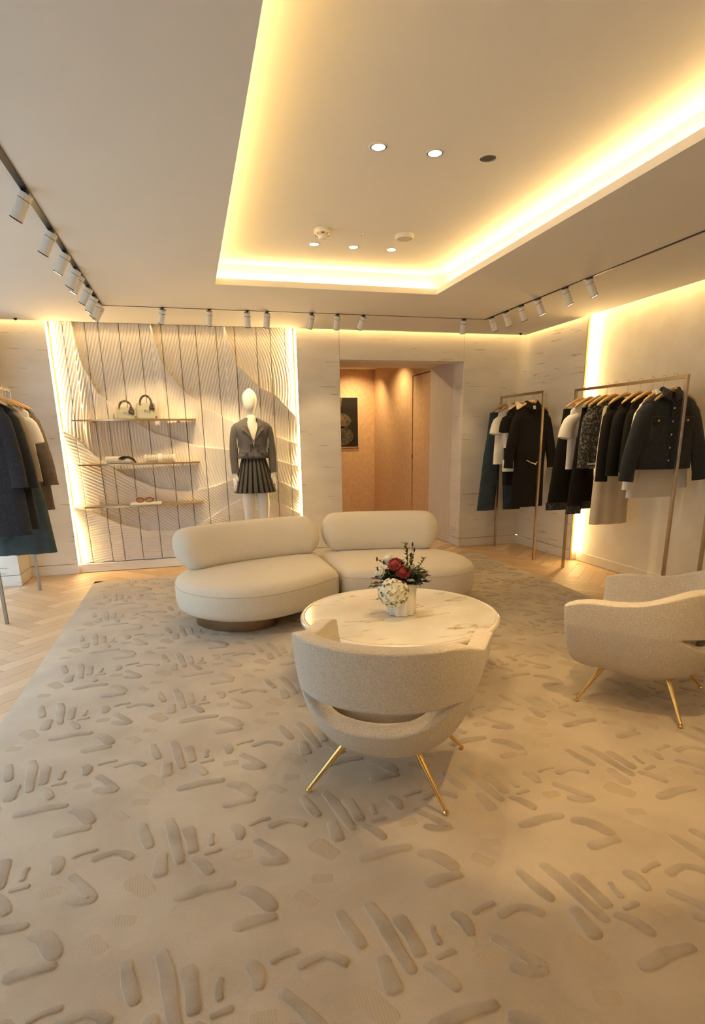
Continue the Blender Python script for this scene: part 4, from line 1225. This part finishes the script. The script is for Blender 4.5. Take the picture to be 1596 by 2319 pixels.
# egg head with a faint plane for the face
hr = []
for k in range(17):
    u = k / 16
    z = 1.715 + .255 * u
    r = [.012, .040, .052, .060, .066, .071, .0745, .077, .079, .080, .0795, .077, .072, .064, .052, .034, .008][k]
    fx = -.008 + .0 * u
    hr.append([(fx + r * .97 * math.cos(a), -.012 + .006 * u + r * (1.18 if math.sin(a) > 0 else 1.08) * math.sin(a), z) for a in np.linspace(0, 2 * PI, 25)[:-1]])
MB().loft(hr).build('head', M_MANN, mq, smooth=True)
def blazer():
    # open-fronted jacket shell: rings with a V opening
    prof = [(1.235, .172, .120), (1.27, .160, .112), (1.31, .146, .104), (1.35, .142, .102), (1.42, .155, .112), (1.49, .172, .118), (1.54, .188, .108), (1.575, .195, .092), (1.60, .180, .078), (1.625, .130, .068), (1.648, .085, .062), (1.66, .066, .060)]
    n = 44
    rows = []
    for z, a, b in prof:
        u = (z - 1.40) / (1.655 - 1.40)
        op = .0 if u <= 0 else min(1, u) * .62         # half-angle of opening at the front
        row = []
        for j in range(n + 1):
            t0 = -PI / 2 + op; t1 = 3 * PI / 2 - op
            th = t0 + (t1 - t0) * j / n
            flare = .012 * math.sin(th * 4) * max(0, (1.32 - z) / .09)
            row.append(((a + flare) * math.copysign(abs(math.cos(th)) ** .9, math.cos(th)), b * math.sin(th), z))
        rows.append(row)
    o = MB().grid(rows).build('blazer', M_GREYS, mq, smooth=True)
    d = o.modifiers.new('solidify', 'SOLIDIFY'); d.thickness = .007; d.offset = 1
    o['label'] = 'grey double-breasted blazer'
    for s in (-1, 1):
        P = spline([(s * .135, .0, 1.585), (s * .175, .005, 1.535), (s * .200, .015, 1.40), (s * .212, .012, 1.25), (s * .208, -.015, 1.075)], 10)
        MB().tube(P, [.035, .052, .054, .052, .050, .048, .046, .044, .042, .041], 14, up=(0, 1, 0)).build('sleeve', M_GREYS, o, smooth=True)
        # lapel
        lp = [(s * .060, -.052, 1.652), (s * .110, -.082, 1.585), (s * .118, -.112, 1.535), (s * .085, -.122, 1.515), (-s * .028, -.124, 1.385), (s * .004, -.128, 1.42), (s * .050, -.108, 1.56)]
        b = MB().add(lp, [tuple(range(7))])
        l = b.build('lapel', M_GREYS, o); d = l.modifiers.new('solidify', 'SOLIDIFY'); d.thickness = .008; d.offset = 0
        MB().box(s * .105 - .038, s * .105 + .038, -.122, -.106, 1.292, 1.310).build('pocket_flap', M_GREYS, o, bevel=.003)
    for x, z in ((-.035, 1.375), (.045, 1.375), (-.035, 1.320), (.045, 1.320)): MB().tube([(x, -.108, z), (x, -.120, z)], .009, 10).build('button', M_BLACK, o)
    MB().box(.088, .104, -.125, -.112, 1.495, 1.50).build('pocket_welt', M_GREYS, o)
blazer()
def pleated_skirt():
    n = 22
    lob = MB(); 
    root = None
    for k in range(n):
        a0 = 2 * PI * k / n; a1 = 2 * PI * (k + .62) / n; a2 = 2 * PI * (k + 1) / n
        def row(f, m_):
            return [(f(a0), m_), ]
        rows = []
        for z, rx, ry, dp in ((1.27, .118, .092, .004), (1.18, .150, .118, .010), (1.05, .185, .150, .016), (.90, .226, .186, .022), (.865, .234, .192, .024)):
            rr = []
            for j, (a, inn) in enumerate(((a0, 0), ((a0 + a1) / 2, -.1), (a1, 0))):
                sc = 1 - inn * .06
                rr.append((rx * sc * math.cos(a), ry * sc * math.sin(a), z))
            rows.append(rr)
        m_ = M_PLEATG
        p = MB().grid(rows).build('pleat', m_, root or mq, smooth=False)
        if root is None:
            root = p; p.name = 'pleated_skirt'; p['label'] = 'charcoal pleated mini skirt'
        rows = []
        for z, rx, ry, dp in ((1.27, .118, .092, .004), (1.18, .150, .118, .012), (1.05, .185, .150, .020), (.90, .226, .186, .028), (.865, .234, .192, .030)):
            am = (a1 + a2) / 2
            rows.append([(rx * math.cos(a1), ry * math.sin(a1), z), ((rx - dp) * math.cos(am), (ry - dp) * math.sin(am), z), (rx * math.cos(a2), ry * math.sin(a2), z)])
        MB().grid(rows).build('inner_pleat', M_PLEATB, root)
pleated_skirt()

# ================================================================== SHELVES AND ACCESSORIES
def shelf(label, x0, x1, z, y0=6.775, y1=7.03):
    t = thing('wall_shelf', label, 'shelf', ((x0 + x1) / 2, y0, z), 0, 'brass shelves on the carved panel')
    hw = (x1 - x0) / 2; d = y1 - y0
    out = []
    for u in np.linspace(0, 1, 13):       # softly bowed front edge
        x = -hw + 2 * hw * u
        out.append((x, .075 * (abs(2 * u - 1)) ** 2.4))
    out += [(hw, d), (-hw, d)]
    n = len(out)
    MB().loft([[(p[0], p[1], z_) for p in out] for z_ in (-.016, 0)]).build('shelf_board', mat('satin_brass_shelf', (.62, .46, .26), .28, 1.0, c2=(.68, .52, .31), scale=5, stretch=(1, 12, 1)), t)
    for x in (-hw * .7, hw * .7): MB().box(x - .01, x + .01, d - .04, d + .03, -.03, -.016).build('bracket', M_BRONZE, t)
    return t
shelf('top brass shelf on the carved panel, holding two handbags', -1.165, .095, 1.668)
shelf('middle brass shelf on the carved panel, holding two rolled pouches', -1.16, .10, 1.208)
shelf('lowest brass shelf on the carved panel, holding sunglasses', -1.15, .105, .760)
M_BAG = mat('pale_sage_jacquard', (.42, .41, .29), .6, c2=(.50, .48, .36), scale=70, kind='wave', bump=.3)
M_SCARF = mat('dark_print_scarf', (.045, .028, .020), .6, c2=(.30, .22, .14), scale=55, lo=.5, hi=.62)
def handbag(label, x, z, w, h, tall):
    t = thing('handbag', label, 'handbag', (x, 6.88, z), math.radians(4), 'sage handbags on the top shelf')
    def ring(wx, dy, zz, n=20):
        return [(wx / 2 * math.copysign(abs(math.cos(a)) ** .35, math.cos(a)), dy / 2 * math.copysign(abs(math.sin(a)) ** .45, math.sin(a)), zz) for a in np.linspace(0, 2 * PI, n + 1)[:-1]]
    MB().loft([ring(w * .98, .10, .0), ring(w, .11, .012), ring(w * .97, .09, h * .6), ring(w * .90, .05, h - .004), ring(w * .86, .035, h)]).build('bag_body', M_BAG, t, smooth=False, bevel=.004)
    for yy in (-.022, .022):
        r = w * .27
        P = [(r * math.cos(a), yy, h - .008 + tall * math.sin(a)) for a in np.linspace(PI, 0, 15)]
        MB().tube(P, .0095, 8, up=(0, 1, 0)).build('handle', M_SCARF, t, smooth=True)
    for sx in (-1, 1):
        MB().tube([(sx * w * .27 + .010 * math.cos(a), -.034, h - .012 + .010 * math.sin(a)) for a in np.linspace(0, 2 * PI, 13)], .003, 6, up=(0, 1, 0)).build('handle_ring', M_BRASS, t)
    MB().tube([(w * .24, -.035, h), (w * .30, -.055, h - .035), (w * .34, -.06, h - .075)], [.012, .022, .010], 8).build('scarf_knot', M_SCARF, t, smooth=True)
    MB().tube([(w * .24, -.035, h - .01), (w * .20, -.058, h - .05), (w * .16, -.06, h - .07)], [.010, .016, .008], 8).build('scarf_knot', M_SCARF, t, smooth=True)
    for k in range(3): MB().ell((w * .05 - .035 * k * .7 + .02, -.058, h * .46 + .006 * k), (.008, .003, .010), 8, 5).build('letter_charm', M_STEEL, t)
    MB().box(w * .38, w * .46, -.056, -.050, .01, .03).build('corner_stud', M_BRASS, t)
    return t
handbag('smaller sage handbag with dark wrapped handle, at the left on the top shelf', -.625, 1.668, .225, .125, .070)
handbag('larger sage handbag with round dark handle, at the right on the top shelf', -.413, 1.668, .220, .165, .085)
t = thing('rolled_pouch', 'smooth cream rolled pouch with dark strap on the middle shelf', 'pouch', (-.735, 6.87, 1.208), 0)
MB().tube([(-.148, 0, .038), (-.14, 0, .038), (-.05, 0, .038), (.08, 0, .034), (.14, 0, .030), (.148, 0, .028)], [.022, .040, .040, .036, .026, .012], 16, up=(0, 1, 0)).build('pouch_body', M_WHT, t, smooth=True)
MB().tube([(.0, -.042, .058), (.04, -.036, .072), (.10, -.030, .066), (.14, -.030, .040), (.165, -.03, .005)], [.009, .010, .012, .011, .006], 8).build('strap', M_BLACK, t, smooth=True)
MB().tube([(-.01, -.04, .055), (.03, -.045, .050), (.06, -.04, .055)], [.006, .009, .006], 8).build('bow', M_BLACK, t, smooth=True)
t = thing('ribbed_pouch', 'ribbed cream bolster pouch with centre band on the middle shelf', 'pouch', (-.322, 6.87, 1.208), 0)
n = 60
P = [(-.145 + .29 * k / n, 0, .045) for k in range(n + 1)]
MB().tube(P, [.038 + .0035 * math.sin(k * 1.55) + (.010 * math.exp(-((k / n - .5) / .06) ** 2)) + .008 * (abs(2 * k / n - 1) ** 8) for k in range(n + 1)], 18, up=(0, 1, 0)).build('ribbed_body', mat('ribbed_cream_cotton', (.58, .52, .43), .8, c2=(.64, .58, .48), scale=30), t, smooth=True)
MB().tube([(-.022, 0, .045), (.022, 0, .045)], .051, 20, up=(0, 1, 0)).build('centre_band', M_WHT, t, bevel=.008)
for sx in (-1, 1): MB().tube([(sx * .138, 0, .045), (sx * .155, 0, .045)], [.046, .047], 18, up=(0, 1, 0)).build('end_cap', M_WHT, t, bevel=.004)
t = thing('display_tray', 'white slab under the sunglasses on the lowest shelf', 'tray', (-.515, 6.87, .760), 0)
MB().box(-.165, .165, -.06, .06, 0, .022).build('slab', M_VASE, t, bevel=.003)
t = thing('sunglasses', 'brown tinted sunglasses on a white slab on the lowest shelf', 'sunglasses', (-.525, 6.85, .782), 0)
M_TORT = mat('tortoiseshell', (.10, .035, .012), .2, c2=(.28, .11, .03), scale=40)
M_LENS = mat('amber_lens', (.50, .22, .09), .1, c2=(.55, .26, .11), scale=10)
for sx in (-1, 1):
    MB().tube([(sx * .048 + .040 * math.cos(a), -.02, .030 + .024 * math.sin(a)) for a in np.linspace(0, 2 * PI, 21)], .005, 8, up=(0, 1, 0)).build('rim', M_TORT, t, smooth=True)
    MB().loft([[(sx * .048 + .037 * math.cos(a), y_, .030 + .021 * math.sin(a)) for a in np.linspace(0, 2 * PI, 21)[:-1]] for y_ in (-.0215, -.0185)]).build('lens', M_LENS, t)
    MB().tube([(sx * .088, -.02, .042), (sx * .088, .07, .040), (sx * .084, .11, .015)], .004, 6).build('temple', M_TORT, t)
MB().tube([(-.010, -.02, .034), (0, -.022, .040), (.010, -.02, .034)], .004, 6).build('bridge', M_TORT, t)

# ---- art in the corridor
t = thing('framed_photograph', 'dark framed photograph on the peach corridor wall', 'picture', (2.72, YC - .012, 1.70), 0)
MB().box(-.325, .325, -.02, .008, -.45, .45).build('frame', mat('pale_picture_frame', (.62, .45, .30), .5, c2=(.66, .5, .34), scale=10), t, bevel=.003)
M_PRINT = mat('black_print', (.010, .009, .008), .3, c2=(.016, .014, .012), scale=8)
MB().box(-.308, .308, -.0225, -.02, -.433, .433).build('print', M_PRINT, t)
M_PR2 = mat('print_midtone', (.10, .085, .06), .3, c2=(.03, .026, .02), scale=26, detail=6, lo=.42, hi=.6)
M_PR3 = mat('print_warm_tone', (.20, .12, .07), .3, c2=(.10, .06, .035), scale=10)
def flat(pts, m, k): MB().loft([[(x, -.0226 - k * .0004 + d, z) for x, z in pts] for d in (0, -.0003)]).build('print_shape', m, t)
flat([(-.3, .43), (.02, .43), (.0, .30), (-.05, .18), (-.3, .17)], M_PR3, 0)
flat([(.20 * math.cos(a) - .02, .03 + .13 * math.sin(a)) for a in np.linspace(0, 2 * PI, 25)[:-1]], M_PR2, 0)
flat([(.24 * math.cos(a) - .02, -.24 + .17 * math.sin(a)) for a in np.linspace(0, 2 * PI, 25)[:-1]], M_PR2, 0)
flat([(-.10, -.02), (.0, .14), (.10, .02), (.06, -.06), (-.06, -.07)], M_PR3, 1)

# ================================================================== CEILING FIXTURES
def track(label, pts):
    t = thing('lighting_track', label, 'track', (*pts[0], CZ), 0, 'black ceiling tracks')
    return t
TW = .016
TL, TR, TY = -.662, 3.145, 6.075
t = thing('lighting_track', 'black ceiling track with three runs along left, back and right', 'lighting track', (0, 0, CZ))
MB().box(TL - TW, TL + TW, -1.5, TY + .004, -.007, -.0005).build('track_run', M_BLACK, t)
MB().box(TL + TW, TR - .006, TY - .004, TY + .004, -.004, .0).build('track_run', mat('thin_bronze_track', (.10, .075, .05), .5, c2=(.13, .1, .07), scale=20), t)
MB().box(TR - .008, TR + .008, -1.5, TY + .004, -.006, .0).build('track_run', M_BLACK, t)
def ordw(i): return ['first', 'second', 'third', 'fourth', 'fifth', 'sixth', 'seventh', 'eighth', 'ninth', 'tenth'][i]
def head(label, x, y, aim, group, lit=True, e=SPOT_TRACK, size=.9, dark_top=False, off=0.0):
    t = thing('track_spotlight', label, 'spotlight', (x, y, CZ), 0, group)
    d = Vector(aim) - Vector((x, y, CZ - .05)); d.normalize()
    p0 = Vector((0, 0, -.030))
    MB().box(-.012, .012, -.03, .03, -.016, -.004).build('adapter', M_BLACK, t, bevel=.002)
    MB().tube([(0, 0, -.010), (0, 0, -.036)], .008, 8).build('stem', M_BLACK if dark_top else M_WHITEP, t)
    L = .115
    a = p0 - d * .012; b = p0 + d * L
    MB().tube([a, b], .0300, 20).build('barrel', M_WHITEP, t, smooth=False, bevel=.0015)
    MB().tube([p0 + d * .016, p0 + d * .020], .0306, 20).build('seam_ring', M_BLACK if dark_top else M_BRONZE, t)
    MB().tube([b - d * .001, b + d * .004], .0306, 20).build('front_ring', M_BLACK, t)
    MB().tube([b + d * .0042, b + d * .005], .024, 16).build('lens', M_LAMP if lit else M_BLACK, t)
    if lit: spot('spot_beam', Vector((x, y, CZ)) + b + d * .02, aim, e, size, .6, t)
    return t
GT = 'white cylinder track spotlights'
LY = [3.493, 4.057, 4.466, 4.851, 5.005, 5.374, 5.687, 5.917, 6.065]
for i, y in enumerate(LY):
    head('white cylinder spotlight, %s from the near end of the left ceiling track' % ordw(i), TL, y, (-1.75, y + .35 - (.2 if i == 4 else 0), .85), GT, lit=i in (2, 4, 6, 8), e=SPOT_TRACK * .7)
BX = [(-.133, (-.45, 6.95, 1.4)), (.287, (.2, 6.95, 1.1)), (.639, (.66, 6.70, 1.3)), (.829, (.75, 6.7, 1.2)), (1.266, (1.1, 6.9, 1.3)), (1.526, (1.55, 6.9, 1.1)), (1.796, (1.45, 6.9, 1.4)), (2.897, (3.1, 6.9, .9))]
for i, (x, aim) in enumerate(BX):
    head('white cylinder spotlight, %s from the left on the back ceiling track' % ordw(i), x, TY, aim, GT, lit=i in (0, 1, 2, 5, 7), dark_top=i in (0, 2, 6, 7), e=SPOT_TRACK * (1.5 if i < 3 else .6), size=1.1)
RY = [5.932, 5.642, 5.358, 5.080, 4.673, 4.361]
for i, y in enumerate(RY):
    head('white cylinder spotlight, %s from the far corner on the right ceiling track' % ordw(i), TR, y, (3.95, y + (.25 if i < 3 else -.12), 1.0), GT, lit=i in (0, 2, 3, 4, 5), e=SPOT_TRACK * .75)

def downlight(label, x, y, lit, aim=None, e=SPOT_DOWN, size=1.05, c=SPOT_C):
    t = thing('recessed_downlight', label, 'downlight', (x, y, UZ), 0, 'recessed downlights in the raised ceiling')
    MB().lathe([(.040, -.003), (.048, -.002), (.048, .0), (.034, .0), (.034, -.003)], n=24).build('trim_ring', M_CEIL, t)
    MB().lathe([(.0, -.0015), (.033, -.0015), (.033, -.0005), (.0, -.0005)], n=24).build('lens', M_LAMP if lit else M_BLACK, t)
    if lit: spot('downlight_beam', (x, y, UZ - .012), aim or (x, y, 0), e, size, .25, t, c=c, r=.025)
downlight('lit recessed downlight, left of the front ceiling row', 1.006, 3.113, True, (1.05, 2.9, 0), e=SPOT_DOWN * .6)
downlight('lit recessed downlight, middle of the front ceiling row', 1.300, 3.111, True, (1.36, 2.85, 0), e=SPOT_DOWN * .9)
downlight('unlit black recessed downlight, right of the front ceiling row', 1.585, 3.100, False)
downlight('lit recessed downlight, left of the rear ceiling row', .996, 4.615, True, (.7, 4.75, 0), e=SPOT_DOWN * .26)
downlight('lit recessed downlight, middle of the rear ceiling row', 1.294, 4.62, True, (1.3, 4.55, 0), e=SPOT_DOWN * .26)
downlight('lit recessed downlight, right of the rear ceiling row', 1.591, 4.622, True, (1.75, 4.65, 0), e=SPOT_DOWN * .26)
for nm, y_ in (('third', 1.60), ('fourth', .09)):  # rows out of view, added for warm light on rug and chair backs
    for k, x_ in (('left', 1.0), ('middle', 1.295), ('right', 1.59)):
        key = nm == 'third' and k == 'right'  # strongest added lamp, throws the pool beside the front armchair
        downlight('added unseen downlight overhead, %s of the %s ceiling row from the back' % (k, nm), x_, y_, k != 'middle', (1.52, 2.25, 0) if key else (x_ + (.35 if k == 'right' else -.2), y_ + .2, 0),
                  e=SPOT_DOWN * (1.9 if key else .40), size=.80 if key else 1.9, c=(1, .65, .27) if key else (1, .60, .22))
t = thing('smoke_detector', 'white domed smoke detector on the raised ceiling', 'smoke detector', (.986, 4.30, UZ))
MB().lathe([(0, 0), (.052, 0), (.055, -.012), (.052, -.028), (.036, -.040), (0, -.040)], n=28).build('housing', M_PLASTIC, t, smooth=False)
MB().lathe([(0, -.040), (.030, -.040), (.026, -.060), (.012, -.068), (0, -.068)], n=20).build('sensor_cap', M_PLASTIC, t)
for k in range(6):
    a = k * PI / 3 + .4
    MB().box(-.010, .010, -.003, .003, -.006, .006).build('vent', M_BRONZE, t, loc=(.047 * math.cos(a), .047 * math.sin(a), -.031)).rotation_euler = (.3, 0, a + PI / 2)
t = thing('ceiling_speaker', 'round white ceiling speaker beside the rear downlights', 'speaker', (1.576, 4.292, UZ))
MB().lathe([(0, 0), (.064, 0), (.066, -.020), (.062, -.027), (.055, -.027), (0, -.026)], n=32).build('housing', M_PLASTIC, t)
MB().lathe([(0, -.0265), (.054, -.0265), (.052, -.0275), (0, -.0275)], n=32).build('grille', mat('speaker_mesh', (.55, .48, .38), .7, c2=(.62, .55, .44), scale=300), t)
t = thing('sprinkler', 'tiny chrome sprinkler head between smoke detector and speaker', 'sprinkler', (1.283, 4.327, UZ))
MB().lathe([(0, 0), (.016, 0), (.016, -.003), (0, -.003)], n=16).build('rosette', M_PLASTIC, t)
for sx in (-1, 1): MB().tube([(sx * .012, 0, -.002), (sx * .012, 0, -.020)], .0025, 6).build('arm', M_STEEL, t)
for lb, x, y in (('small black dome sensor on the ceiling by the left pilaster', -1.536, 6.80), ('small black dome sensor on the ceiling by the far right corner', 3.99, 6.78)):
    t = thing('dome_sensor', lb, 'sensor', (x, y, CZ), 0, 'black dome sensors')
    MB().lathe([(0, 0), (.026, 0), (.026, -.006), (0, -.006)], n=16).build('ring', M_WHITEP, t)
    MB().lathe([(0, -.006), (.018, -.006), (.015, -.018), (.006, -.025), (0, -.026)], n=16).build('dome', M_BLACK, t, smooth=True)
